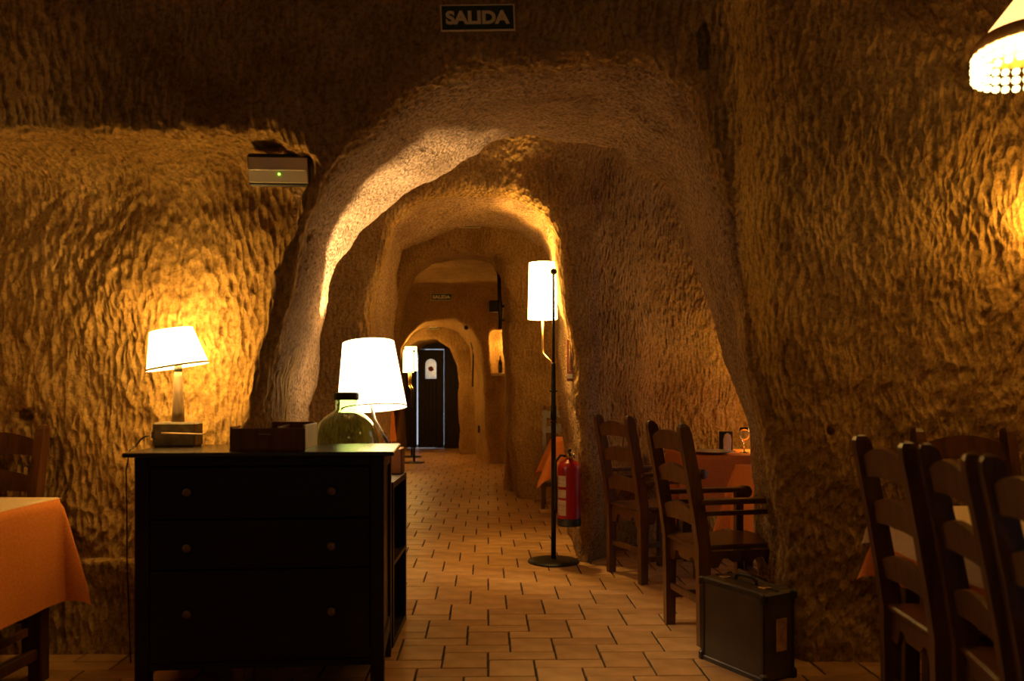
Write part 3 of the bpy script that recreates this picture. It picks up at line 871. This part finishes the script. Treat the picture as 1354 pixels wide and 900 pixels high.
copy_thing(rowc, l, r, 'dark ladder-back chair nearest the camera, at the right edge of the row of three', 'ladder-back chairs along the right table')
copy_thing(rowc, (1.90, 3.06, 0), R(-90), 'dark ladder-back chair at the head of the pale-topped table, against the right wall')
copy_thing(rowc, (-2.31, 3.30, 0), R(-90), 'dark ladder-back chair behind the orange-clothed table at the left edge')
tc = copy_thing(rowc, (0.52, 8.29, 0), R(-94), 'ladder-back chair behind the small orange table past the floor lamp')
l, r = chair_back_at((-1.29, 7.00), (-1.15, 7.35))
copy_thing(rowc, l, r, 'ladder-back chair by the left wall, glimpsed under the large white lampshade')

# ------------------------------------------------------------------ tables and cloths
def make_table(loc, rz, lx, ly, label, h=0.745, material=WOOD_D, low=True):
    t = thing('dining_table', loc, rz, label, 'table')
    MB().box((0, 0, h - 0.014), (lx, ly, 0.028), bev=0.004).build('tabletop', material, t)
    for sx in (-1, 1):
        for sy in (-1, 1):
            MB().box((sx * (lx / 2 - 0.05), sy * (ly / 2 - 0.05), (h - 0.028) / 2), (0.058, 0.058, h - 0.028), bev=0.004).build('leg', material, t)
        MB().box((sx * (lx / 2 - 0.05), 0, h - 0.075), (0.024, ly - 0.16, 0.09)).build('rail', material, t)
        if low: MB().box((sx * (lx / 2 - 0.05), 0, 0.12), (0.03, ly - 0.16, 0.045), bev=0.003).build('stretcher', material, t)
    for sy in (-1, 1):
        MB().box((0, sy * (ly / 2 - 0.05), h - 0.075), (lx - 0.16, 0.024, 0.09)).build('rail', material, t)
    return t
def cloth(name, loc, rz, lx, ly, drop, z, material, label, seed=1, flare=0.34, n=10):
    """square cloth draped over a table: skirts with soft folds, corners falling as pointed flaps"""
    rs = random.Random(seed); ph = [rs.uniform(0, 6.28) for _ in range(8)]
    d4 = drop if isinstance(drop, tuple) else (drop,) * 4      # how far it hangs at -x, +x, -y, +y
    drop = max(d4)
    us = [-(lx / 2) - d4[0] * (1 - i / n) for i in range(n)] + list(np.linspace(-lx / 2, lx / 2, 22)) + [lx / 2 + d4[1] * (i + 1) / n for i in range(n)]
    vs_ = [-(ly / 2) - d4[2] * (1 - i / n) for i in range(n)] + list(np.linspace(-ly / 2, ly / 2, 22)) + [ly / 2 + d4[3] * (i + 1) / n for i in range(n)]
    V = []
    for u in us:
        for v in vs_:
            dx = max(0.0, abs(u) - lx / 2); dy = max(0.0, abs(v) - ly / 2)
            bx_, by_ = max(-lx / 2, min(lx / 2, u)), max(-ly / 2, min(ly / 2, v))
            r = math.hypot(dx, dy)
            if r == 0:
                V.append((bx_, by_, z)); continue
            th = math.atan2(dy, dx); w = math.sin(2 * th) ** 2
            along = (v if dx > dy else u)
            fold = 0.010 * math.sin(9 * along + ph[0] + (1 if u > 0 else 2)) + 0.006 * math.sin(21 * along + ph[1])
            out = r * (0.035 + flare * w) + 0.006 * min(1, r / 0.03) + fold * min(1, r / 0.25) * (1 - w) + 0.018 * math.sin(4 * th * 1.5) * w * r / drop
            zz = z - min(r, 0.012) * 0.4 - max(0.0, r - 0.012) * (1 - 0.10 * w)
            V.append((bx_ + math.copysign(out * math.cos(th), u), by_ + math.copysign(out * math.sin(th), v), zz))
    m = MB(); N = len(vs_)
    F = [(i * N + j, (i + 1) * N + j, (i + 1) * N + j + 1, i * N + j + 1) for i in range(len(us) - 1) for j in range(N - 1)]
    m.add(V, F, None, True)
    o = m.build(name, material)
    o.location = loc; o.rotation_euler = (0, 0, rz)
    return tag(o, label, 'tablecloth')
TH = 0.745
# left foreground table
make_table((-2.36, 2.93, 0), R(-1), 0.88, 0.86, 'dark wooden table under the orange cloth at the left edge')
cloth('tablecloth', (-2.36, 2.93, 0), R(-1), 0.89, 0.87, (0.44, 0.44, 0.44, 0.262), TH + 0.004, ORANGE, 'orange tablecloth with a drooping corner, on the table at the left edge', 3, 0.24)
cloth('table_topper', (-2.36, 2.93, 0), R(-1), 0.885, 0.865, 0.012, TH + 0.008, CREAMC, 'cream square cloth lying over the orange tablecloth at the left edge', 4, 0.2, 3)
# right foreground table
make_table((1.88, 2.14, 0), 0, 0.86, 1.84, 'dark wooden table under the pale cloth, beside the row of three chairs', low=False)
cloth('tablecloth', (1.88, 2.14, 0), 0, 0.87, 1.85, (0.265, 0.265, 0.265, 0.265), TH + 0.004, ORANGE, 'orange tablecloth hanging below the pale one on the table by the right-hand chairs', 6, 0.36)
cloth('table_topper', (1.88, 2.14, 0), 0, 0.935, 1.915, 0.15, TH + 0.009, CREAMC, 'pale cream overcloth on the table beside the row of three chairs', 7, 0.3, 5)
# tables in the right arm beyond the first arch
make_table((1.83, 4.62, 0), R(4), 0.86, 0.62, 'table half hidden by the right pillar of the first arch')
cloth('tablecloth', (1.83, 4.62, 0), R(4), 0.87, 0.63, 0.40, TH + 0.004, ORANGE, 'orange tablecloth half hidden by the right pillar, in front of the armchair', 9, 0.3)
make_table((1.70, 5.89, 0), R(-2), 1.00, 0.62, 'far table by the textured wall beyond the first arch')
cloth('tablecloth', (1.70, 5.89, 0), R(-2), 1.01, 0.63, 0.40, TH + 0.004, ORANGE, 'orange tablecloth with a plate and a napkin on it, by the textured wall', 10, 0.10)
# small table past the floor lamp
make_table((0.76, 7.62, 0), R(0), 0.72, 0.56, 'small table past the floor lamp, behind the fire extinguisher')
cloth('tablecloth', (0.76, 7.62, 0), R(0), 0.73, 0.57, 0.34, TH + 0.004, ORANGE, 'orange tablecloth with a pointed corner, behind the fire extinguisher', 12, 0.5)
# orange cloth over the back of the chair by the left wall
nk = MB(); npts = [(-0.062, 0.76), (-0.050, 0.90), (-0.036, 1.00), (-0.030, 1.026), (-0.012, 1.040), (0.016, 1.026), (0.022, 0.98), (0.030, 0.86)]
nv = [(x + 0.006 * math.sin(6 * j + z * 9), -0.10 + 0.02 * j, z - (0.03 if i == 0 and j % 2 else 0)) for i, (x, z) in enumerate(npts) for j in range(9)]
nk.add(nv, [(i * 9 + j, i * 9 + j + 1, i * 9 + j + 10, i * 9 + j + 9) for i in range(7) for j in range(8)], None, True)
nk = nk.build('folded_cloth', ORANGE); nk.location = (l[0] - 0.288 * math.cos(r), l[1] - 0.288 * math.sin(r), 0.0); nk.rotation_euler = (0, 0, r)
tag(nk, 'orange cloth hung over the chair back by the left wall', 'cloth')

# tableware on the far table
pl = MB().lathe([(0.0, 0.004), (0.075, 0.0), (0.085, 0.004), (0.150, 0.018), (0.157, 0.021), (0.150, 0.023), (0.085, 0.010), (0.0, 0.008)], 40).build('plate', CERAMIC)
pl.location = (1.45, 5.74, TH + 0.005); tag(pl, 'wide shallow plate on the far orange table beyond the first arch', 'plate')
nh = thing('napkin_holder', (1.60, 5.93, TH + 0.005), R(8), 'dark napkin holder with a folded white napkin on the far orange table', 'napkin holder')
MB().box((0, 0.02, 0.075), (0.105, 0.012, 0.15), bev=0.002).build('back_plate', BLACKP, nh)
MB().box((0, 0, 0.005), (0.105, 0.07, 0.010), bev=0.002).build('base', BLACKP, nh)
MB().prism([(-0.032, 0.01), (0.020, 0.01), (0.024, 0.09), (0.016, 0.125), (-0.004, 0.138), (-0.024, 0.125), (-0.034, 0.085)], 0.022, Matrix.Translation((0.006, -0.005, 0))).build('napkin', WHITEP, nh, label='folded white napkin')
wg = MB().lathe([(0.0, 0.002), (0.034, 0.0), (0.034, 0.003), (0.006, 0.010), (0.005, 0.075), (0.022, 0.090), (0.036, 0.120), (0.038, 0.150), (0.031, 0.185), (0.029, 0.185), (0.036, 0.150), (0.034, 0.121), (0.020, 0.094), (0.0, 0.084)], 28).build('wine_glass', CLEAR_GLASS)
wg.location = (1.70, 5.83, TH + 0.005); tag(wg, 'clear wine glass on the far orange table, beside the napkin holder', 'glass')
sl = thing('table_lamp', (2.03, 6.02, TH + 0.005), 0, 'assumed table lamp on the far orange table, hidden behind the right pillar', 'lamp')  # lamp not visible, assumed as the source lighting the textured wall
MB().lathe([(0.0, 0.0), (0.06, 0.0), (0.06, 0.012), (0.014, 0.02), (0.012, 0.20), (0.0, 0.20)], 20).build('base', BRASS, sl)
cone_shade('lamp_shade', sl, 0.105, 0.07, 0.15, Matrix.Translation((0, 0, 0.19)), LAMP_SIDE_ASSUMED['glow'], LAMP_SIDE_ASSUMED['col'])
bulb(sl, (0, 0, 0.30), LAMP_SIDE_ASSUMED['w'], LAMP_SIDE_ASSUMED['col'], 0.03)

# ------------------------------------------------------------------ suitcase
sa, sb = Vector((0.850, 3.575)), Vector((1.030, 3.255))
sd = (sb - sa).normalized(); sn = Vector((-sd.y, sd.x))
L_, T_, H_ = (sb - sa).length, 0.175, 0.370
scn = (sa + sb) / 2 + sn * T_ / 2
sc = thing('suitcase', (scn.x, scn.y, 0), math.atan2(sd.y, sd.x), 'old dark leather suitcase standing on the floor against the right pillar', 'suitcase')
MB().box((0, 0, H_ / 2), (L_, T_, H_), bev=0.012).build('body', LEATHER, sc)
m = MB()
for y in (-T_ / 2, T_ / 2):
    for z in (0.012, H_ - 0.012):
        m.box((0, y, z), (L_ + 0.004, 0.010, 0.022), bev=0.003)
    for x in (-L_ / 2 + 0.010, L_ / 2 - 0.010):
        m.box((x, y, H_ / 2), (0.022, 0.010, H_ - 0.03), bev=0.003)
m.build('edge_trim', LEATHER2, sc)
MB().box((0, 0, H_ + 0.001), (L_ - 0.01, 0.012, 0.004)).build('seam', LEATHER2, sc)
MB().tube([(-0.062, 0, H_), (-0.058, 0, H_ + 0.020), (-0.035, 0, H_ + 0.032), (0.035, 0, H_ + 0.032), (0.058, 0, H_ + 0.020), (0.062, 0, H_)], [0.006, 0.008, 0.010, 0.010, 0.008, 0.006], 10).build('handle', LEATHER2, sc)
for x in (-0.115, 0.115):
    MB().box((x, -0.012, H_ + 0.004), (0.034, 0.040, 0.007), bev=0.002).build('latch', BRASS, sc, label='brass latch')
for z in (0.02, H_ - 0.02):
    for y in (-T_ / 2, T_ / 2):
        for x in (-L_ / 2, L_ / 2):
            MB().box((x * 0.985, y * 0.97, z), (0.030, 0.030, 0.044), bev=0.008).build('corner', LEATHER2, sc)
MB().box((L_ / 2 + 0.0015, 0.012, 0.19), (0.003, 0.062, 0.135), bev=0.001).build('luggage_label', TAN, sc, label='torn tan luggage label')

# ------------------------------------------------------------------ fire extinguisher on the jamb of the second arch
ey, ez = 5.47, 0.285
ex = 0.393
fe = thing('fire_extinguisher', (ex, ey, ez), 0, 'red fire extinguisher hanging on the pillar behind the floor lamp', 'fire extinguisher')
MB().lathe([(0.0, 0.0), (0.076, 0.0), (0.080, 0.006), (0.080, 0.030), (0.0795, 0.385), (0.074, 0.410), (0.056, 0.430), (0.030, 0.442), (0.022, 0.455), (0.0, 0.455)], 32).build('cylinder', RED, fe)
MB().lathe([(0.0, -0.006), (0.079, -0.006), (0.083, 0.0), (0.083, 0.045), (0.0805, 0.047), (0.0, 0.047)], 32).build('boot', BLACKP, fe)
m = MB().lathe([(0.0, 0.450), (0.022, 0.450), (0.022, 0.480), (0.014, 0.490), (0.0, 0.490)], 16)
m.box((0, -0.028, 0.468), (0.020, 0.036, 0.020), bev=0.003)
m.build('valve', BRASS, fe)
hm = MB().box((0.0, -0.045, 0.512), (0.022, 0.10, 0.008), (R(-14), 0, 0), bev=0.002)
hm.box((0.0, -0.045, 0.486), (0.020, 0.085, 0.007), (R(6), 0, 0), bev=0.002)
hm.build('lever', BLACKP, fe)
MB().lathe([(0.0, 0.0), (0.017, 0.0), (0.017, 0.012), (0.0, 0.012)], 16, Matrix.Translation((0.026, -0.008, 0.470)) @ Matrix.Rotation(R(75), 4, 'Y')).build('gauge', CHROME, fe)
MB().tube([(-0.022, 0.0, 0.470), (-0.060, 0.0, 0.475), (-0.092, 0.005, 0.43), (-0.094, 0.01, 0.30), (-0.092, 0.012, 0.10)], 0.009, 10).build('hose', BLACKP, fe)
lab = MB(); ls = [(0.0808 * math.sin(a), -0.0808 * math.cos(a)) for a in np.linspace(-1.35, -0.35, 9)]
for z0, z1 in ((0.07, 0.175), (0.19, 0.245), (0.265, 0.34)):
    lab.add([(x, y, z) for z in (z0, z1) for x, y in ls], [(i, i + 1, i + 10, i + 9) for i in range(8)], None, True)
lab.build('instruction_label', grain(mat('label_print', (0.6, 0.5, 0.35), 0.5), (0.42, 0.33, 0.22), (0.7, 0.6, 0.42), (1, 1, 30), 8), fe, label='pale printed instruction label')
MB().tube([(0.04, 0.055, 0.33), (0.13, 0.16, 0.33), (0.16, 0.20, 0.33)], 0.012, 8).build('wall_bracket', IRON, fe)

# narrow wall plaque above it
wy, wz = 5.50, 1.42
ws = hit_y(0.395 + .03, wz, 4.8, 7.0)
wp = thing('wall_thermometer', (0.415, ws - 0.02, wz), R(-30), 'narrow red wooden wall thermometer with a pale strip, on the pillar above the fire extinguisher', 'thermometer')
MB().box((0, 0, 0.0), (0.058, 0.014, 0.30), bev=0.004).build('board', BRONZE, wp)
MB().box((0.0, -0.009, 0.03), (0.018, 0.006, 0.22), bev=0.002).build('scale_strip', PINK, wp)
MB().tube([(0.0, -0.0135, -0.07), (0.0, -0.0135, 0.13)], 0.003, 8).build('glass_tube', CHROME, wp)
MB().box((0.0, -0.009, -0.115), (0.044, 0.006, 0.030), bev=0.001).build('plate', WHITEP, wp)

# ------------------------------------------------------------------ exit signs
def exit_sign(loc, w, h, label, roll=0.0, yaw=0.0):
    s = thing('exit_sign', loc, 0, label, 'sign')
    s.rotation_euler = (0, roll, yaw)
    MB().box((0, 0, 0), (w, 0.006, h), bev=0.0008).build('border', SIGN_L, s)
    k = h * 0.055
    MB().box((0, -0.0034, 0), (w - 2 * k, 0.002, h - 2 * k)).build('panel', SIGN_G, s)
    cu = bpy.data.curves.new('letters', 'FONT')
    cu.body = 'SALIDA'; cu.align_x = 'CENTER'; cu.align_y = 'CENTER'; cu.size = 1.0; cu.offset = 0.045; cu.extrude = 0.002
    tmp = bpy.data.objects.new('letters', cu); COL.objects.link(tmp)
    bpy.context.view_layer.update()
    dg = bpy.context.evaluated_depsgraph_get()
    me = bpy.data.meshes.new_from_object(tmp.evaluated_get(dg))
    bpy.data.objects.remove(tmp)
    co = np.empty(len(me.vertices) * 3); me.vertices.foreach_get('co', co); co = co.reshape(-1, 3)
    lo, hi = co.min(0), co.max(0)
    q = np.empty_like(co)
    q[:, 0] = (co[:, 0] - (lo[0] + hi[0]) / 2) * (w * 0.86 / (hi[0] - lo[0]))
    q[:, 2] = (co[:, 1] - (lo[1] + hi[1]) / 2) * (h * 0.52 / (hi[1] - lo[1]))
    q[:, 1] = -0.0050 - co[:, 2] * 0.3
    me.vertices.foreach_set('co', q.ravel()); me.update()
    me.materials.clear(); me.materials.append(SIGN_L)
    o = bpy.data.objects.new('letters', me); COL.objects.link(o); o.parent = s
    return s
def wall_y(x, z, a, b):
    return min(hit_y(x + dx, z + dz, a, b) for dx in (-.13, 0, .13) for dz in (-.05, .05))
sy = wall_y(-0.135, 2.70, 2.6, 4.4)
sx, sz = (632 - 677) * sy / 1053, 1.2 + (517 - 26.5) * sy / 1053
exit_sign((sx, sy - 0.018, sz), 0.297, 0.106, 'large green exit sign on the rock above the first arch', R(-2.2), R(3))
sy = wall_y(-1.16, 2.77, 12.2, 14.5)
exit_sign((-1.165, sy - 0.03, 2.755), 0.345, 0.115, 'small green exit sign above the far arch in front of the dark door')
sy = hit_y(-1.50, 2.44, 14.6, 16.5)
exit_sign((-1.50, sy - 0.03, 2.42), 0.20, 0.085, 'tiny green exit sign over the last arch by the dark door')
sy = wall_y(-0.50, 3.0, 8.0, 9.6)
exit_sign((-0.50, sy - 0.03, 3.045), 0.31, 0.115, 'exit sign high above the third arch, cut off by the second arch')
sy = hit_y(-1.86, 2.36, 14.6, 16.5)
nt = MB().box((0, 0, 0), (0.10, 0.008, 0.10), bev=0.001)
nt = nt.build('notice', WHITEP); nt.location = (-1.88, sy - 0.02, 2.36); tag(nt, 'small pale notice on the rock at the upper left of the dark door', 'notice')

# ------------------------------------------------------------------ emergency light on the left wall
eyy = 3.40
elx, elz = -0.992, 2.142
el = thing('emergency_light', (elx, eyy, elz), 0, 'rectangular emergency light with a small green lamp, on the rock above the crooked lamp', 'emergency light')
MB().box((0, 0.035, 0), (0.262, 0.10, 0.135), bev=0.008).build('housing', BLACKP, el)
pz = [(-0.055, -0.052), (-0.055, -0.045), (-0.022, 0.008), (-0.016, 0.050), (0.02, 0.052), (0.02, -0.052)]
dm = MB()
dm.add([(x, y, z) for x in (-0.122, 0.122) for y, z in [(0.0, -0.054), (-0.034, -0.050), (-0.040, 0.002), (-0.020, 0.052), (0.0, 0.054)]],
       [(0, 1, 2, 3, 4), (9, 8, 7, 6, 5)] + [((i + 1) % 5, i, i + 5, (i + 1) % 5 + 5) for i in range(5)])
dm.build('diffuser', DIFFUSER, el)
MB().box((0, -0.040, 0.002), (0.236, 0.006, 0.006), bev=0.002).build('ridge', DIFFUSER, el)
MB().lathe([(0.0, 0.0), (0.0045, 0.0), (0.0045, 0.004), (0.0, 0.006)], 12, Matrix.Translation((0.006, -0.037, -0.016)) @ Matrix.Rotation(R(90), 4, 'X')).build('indicator', LED, el, label='green indicator light')

el.rotation_euler = (R(14), 0, R(3))
# ------------------------------------------------------------------ pendant with a bead fringe over the right table
pd = thing('pendant_lamp', (1.757, 2.70, 2.268), 0, 'pendant lamp with a cloth shade and glowing bead fringe, in the upper right corner', 'lamp')
ps = cone_shade('lamp_shade', pd, 0.165, 0.045, 0.155, Matrix.Translation((0, 0, 0.115)), LAMP_PENDANT['glow'], (1.0, 0.50, 0.14))
MB().lathe([(0.167, 0.090), (0.1715, 0.092), (0.166, 0.125), (0.153, 0.140), (0.150, 0.138), (0.162, 0.092)], 48, None, True, True).build('braid_trim', grain(mat('braid', (0.6, 0.32, 0.09), 0.8), (0.50, 0.25, 0.06), (0.70, 0.38, 0.12), (1, 1, 1), 60), pd)
fr = MB(); rb = random.Random(5)
for k in range(30):
    a = 2 * PI * k / 30
    for q in range(3):
        c = (0.165 * math.cos(a), 0.165 * math.sin(a), 0.078 - q * 0.031)
        rr = 0.0145 if q % 2 == 0 else 0.0160
        fr.lathe([(0.0, -rr), (rr * .75, -rr * .66), (rr, 0), (rr * .75, rr * .66), (0.0, rr)], 8, Matrix.Translation(c))
fr = fr.build('bead_fringe', emit('lit_beads', (1.0, 0.70, 0.26), 4.0), pd); fr['kind'] = 'stuff'
ceil_z = 3.30
MB().tube([(0, 0, 0.27), (0, 0, 1.06)], 0.004, 8).build('cord', BLACKP, pd)
MB().lathe([(0.0, 0.20), (0.018, 0.20), (0.020, 0.24), (0.050, 0.268), (0.048, 0.272), (0.012, 0.262), (0.012, 0.285), (0.0, 0.285)], 16).build('holder', BRASS, pd)
bulb(pd, (0, 0, 0.17), LAMP_PENDANT['w'], LAMP_PENDANT['col'], 0.04)
set_power(copy_thing(pd, (-2.45, 2.90, 2.03), 0, 'added bead-fringed pendant for ambient light over the left table, out of the picture'), 3.0)  # unseen copy added as ambient light for the left side

# ------------------------------------------------------------------ far end: niche, pipe, speaker, door
tagd = MB().box((-0.17, 13.20, 1.475), (0.34, 0.16, 0.045), bev=0.004).build('niche_shelf', PALEWOOD)
tag(tagd, 'pale ledge under the lit niche in the far end wall', 'shelf')
bo = MB().lathe([(0.0, 0.0), (0.035, 0.0), (0.037, 0.01), (0.037, 0.17), (0.030, 0.20), (0.014, 0.23), (0.013, 0.29), (0.0, 0.29)], 18).build('bottle', mat('dark_bottle_glass', (0.02, 0.025, 0.012), 0.1))
bo.location = (-0.195, 13.22, 1.4985); tag(bo, 'dark bottle standing on the ledge of the lit niche', 'bottle')
nl = thing('assumed_niche_lamp', (-0.06, 13.36, 1.50), 0, 'assumed small bare lamp inside the lit niche', 'lamp')  # fitting not visible, assumed as the light source of the niche
MB().lathe([(0.0, 0.0), (0.03, 0.0), (0.03, 0.02), (0.012, 0.03), (0.012, 0.08), (0.0, 0.08)], 14).build('base', BRASS, nl)
bulb(nl, (0, -0.03, 0.50), 13.0, WARM, 0.02)
px_ = hit_x(9.1, 2.3, -0.5)
pp = thing('flue_pipe', (-0.135, 8.95, 0), 0, 'thin black pipe on the edge of the rock pillar above the lit niche', 'pipe')
MB().tube([(0, 0, 1.90), (0.0, 0.0, 2.10), (-0.02, 0, 2.78)], 0.022, 10).build('pipe', IRON, pp)
for z in (2.0, 2.6):
    MB().box((0.05, 0.02, z), (0.12, 0.02, 0.02)).build('bracket', IRON, pp)
spx = hit_x(11.0, 2.37, -0.6)
sp = thing('wall_speaker', (-0.225, 11.0, 2.37), R(-20), 'small black loudspeaker on the wall above the lit niche', 'loudspeaker')
MB().box((0, 0, 0), (0.155, 0.12, 0.16), bev=0.008).build('cabinet', BLACKP, sp)
MB().box((0.12, 0.03, 0), (max(0.1, spx + 0.225), 0.03, 0.03)).build('bracket', IRON, sp)
rx = hit_x(13.75, 1.7, -1.0)
rod = MB().tube([(0, 0, 0.0), (0.01, 0, 0.6), (-0.012, 0, 0.75), (0.0, 0, 0.95)], [0.014, 0.014, 0.028, 0.012], 8).build('hanging_poker', IRON)
rod.location = (rx - 0.05, 13.75, 1.28); tag(rod, 'thin dark iron poker hanging on the jamb of the far arch', 'poker')
rx = hit_x(13.75, 0.55, -1.0)
so = MB().box((0, 0, 0), (0.03, 0.085, 0.12), bev=0.004).build('wall_socket', BLACKP); so.location = (rx - 0.012, 13.75, 0.55)
tag(so, 'small dark wall socket low on the jamb of the far arch', 'socket')
fy = hit_y(-0.70, 2.30, 11.5, 14.5)
kn = MB().lathe([(0.0, 0.0), (0.035, 0.0), (0.035, 0.04), (0.0, 0.05)], 14, Matrix.Rotation(R(90), 4, 'X')).build('detector', BLACKP); kn.location = (-0.76, 13.22, 2.25)
tag(kn, 'small dark round knob beside the top of the far arch', 'detector')

DY = 16.8
fw = MB()
fw.box((-0.995, DY + 0.04, 1.3), (0.87, 0.14, 2.6)); fw.box((-1.95, DY + 0.04, 2.345), (1.14, 0.14, 0.51)); fw.box((-2.56, DY + 0.04, 1.045), (0.10, 0.14, 2.09))
tag(fw.build('trim_3', DOORW), 'dark wooden frame round the end door', 'door frame', kind='structure')
d1 = thing('door_1', (-1.71, DY, 0), 0, 'dark plank door leaf with an arched window at the end of the passage', 'door'); d1['kind'] = 'structure'
LW, zt = 0.545, 2.074
for x0, x1 in ((-LW / 2, -0.118), (0.118, LW / 2)):
    MB().box(((x0 + x1) / 2, 0, (zt + 0.012) / 2), (x1 - x0 - 0.0015, 0.045, zt - 0.012), bev=0.004).build('plank', DOORW, d1)
for x0, x1 in ((-0.118, -0.04), (-0.04, 0.04), (0.04, 0.118)):
    MB().box(((x0 + x1) / 2, 0, 0.74), (x1 - x0 - 0.0015, 0.045, 1.45), bev=0.004).build('plank', DOORW, d1)
arc = [(0.116 * math.cos(a), 1.765 + 0.116 * math.sin(a)) for a in np.linspace(0, PI, 13)]
MB().prism([(0.116, 1.465)] + arc + [(-0.116, 1.465), (-0.118, 1.465), (-0.118, zt), (0.118, zt), (0.118, 1.465)], 0.045).build('window_frame', DOORW, d1)
pn = MB().prism([(0.112, 1.467)] + [(x * .97, z) for x, z in arc] + [(-0.112, 1.467)], 0.006).build('pane', PANE, d1)
for x in (-0.06, 0.0, 0.06):
    MB().box((x, 0.012, 1.66), (0.008, 0.008, 0.40)).build('bar', IRON, d1)
MB().lathe([(0.0, 0.0), (0.055, 0.0), (0.055, 0.003), (0.0, 0.003)], 20, Matrix.Translation((0.0, -0.004, 1.67)) @ Matrix.Rotation(R(90), 4, 'X')).build('sticker', mat('red_sticker', (0.30, 0.03, 0.02), 0.5), d1, label='round red sticker')
d2 = thing('door_2', (-2.256, DY, 0), 0, 'dark plank door leaf on the left of the gap, half hidden by the far lamps', 'door'); d2['kind'] = 'structure'
for k in range(4):
    MB().box((-0.195 + 0.1275 * k, 0, (zt + 0.012) / 2), (0.1260, 0.045, zt - 0.012), bev=0.004).build('plank', DOORW, d2)

# assumed wall lamp to the right of the picture; an unseen pendant added behind the camera for a brighter floor; two assumed, unseen floor lamps added to light the far chambers
wly = hit_y(2.33, 1.93, 2.6, 4.2)
wl = thing('assumed_wall_lamp', (2.33, wly, 1.93), 0, 'assumed globe wall lamp on the right rock wall beside the dining table, out of the picture', 'lamp')  # out-of-frame source assumed for the light raking the right wall
MB().box((0, -0.005, -0.05), (0.08, 0.04, 0.12), bev=0.006).build('wall_plate', BRASS, wl)
MB().tube([(0, -0.02, -0.06), (0, -0.10, -0.08), (0, -0.14, -0.06), (0, -0.14, -0.02)], 0.008, 10).build('arm', BRASS, wl)
MB().lathe([(0.0, -0.06)] + [(0.06 * math.sin(a), -0.06 * math.cos(a)) for a in np.linspace(0.3, 2.84, 10)] + [(0.0, 0.06)], 24, Matrix.Translation((0, -0.14, 0.035))).build('globe', emit('globe_glass', LAMP_WALL_ASSUMED['col'], LAMP_WALL_ASSUMED['glow']), wl)
set_power(copy_thing(pd, (0.35, 0.8, 2.02), 0, 'added bead-fringed pendant, unseen behind the camera, to brighten the near floor'), 5.0)
floor_lamp((1.75, 7.75, 0), 0, 'assumed iron floor lamp deep in the second chamber, unseen behind the pillar, to light its end wall', LAMP_FLOOR)  # unseen lamp, assumed and added to light the rock face behind the small table
floor_lamp((-1.66, 10.7, 0), 0, 'assumed iron floor lamp in the third chamber, unseen behind the left wall, to light its end wall', LAMP_FAR, 0.17)  # assumed lamp out of sight, added to brighten the rock above the far arch
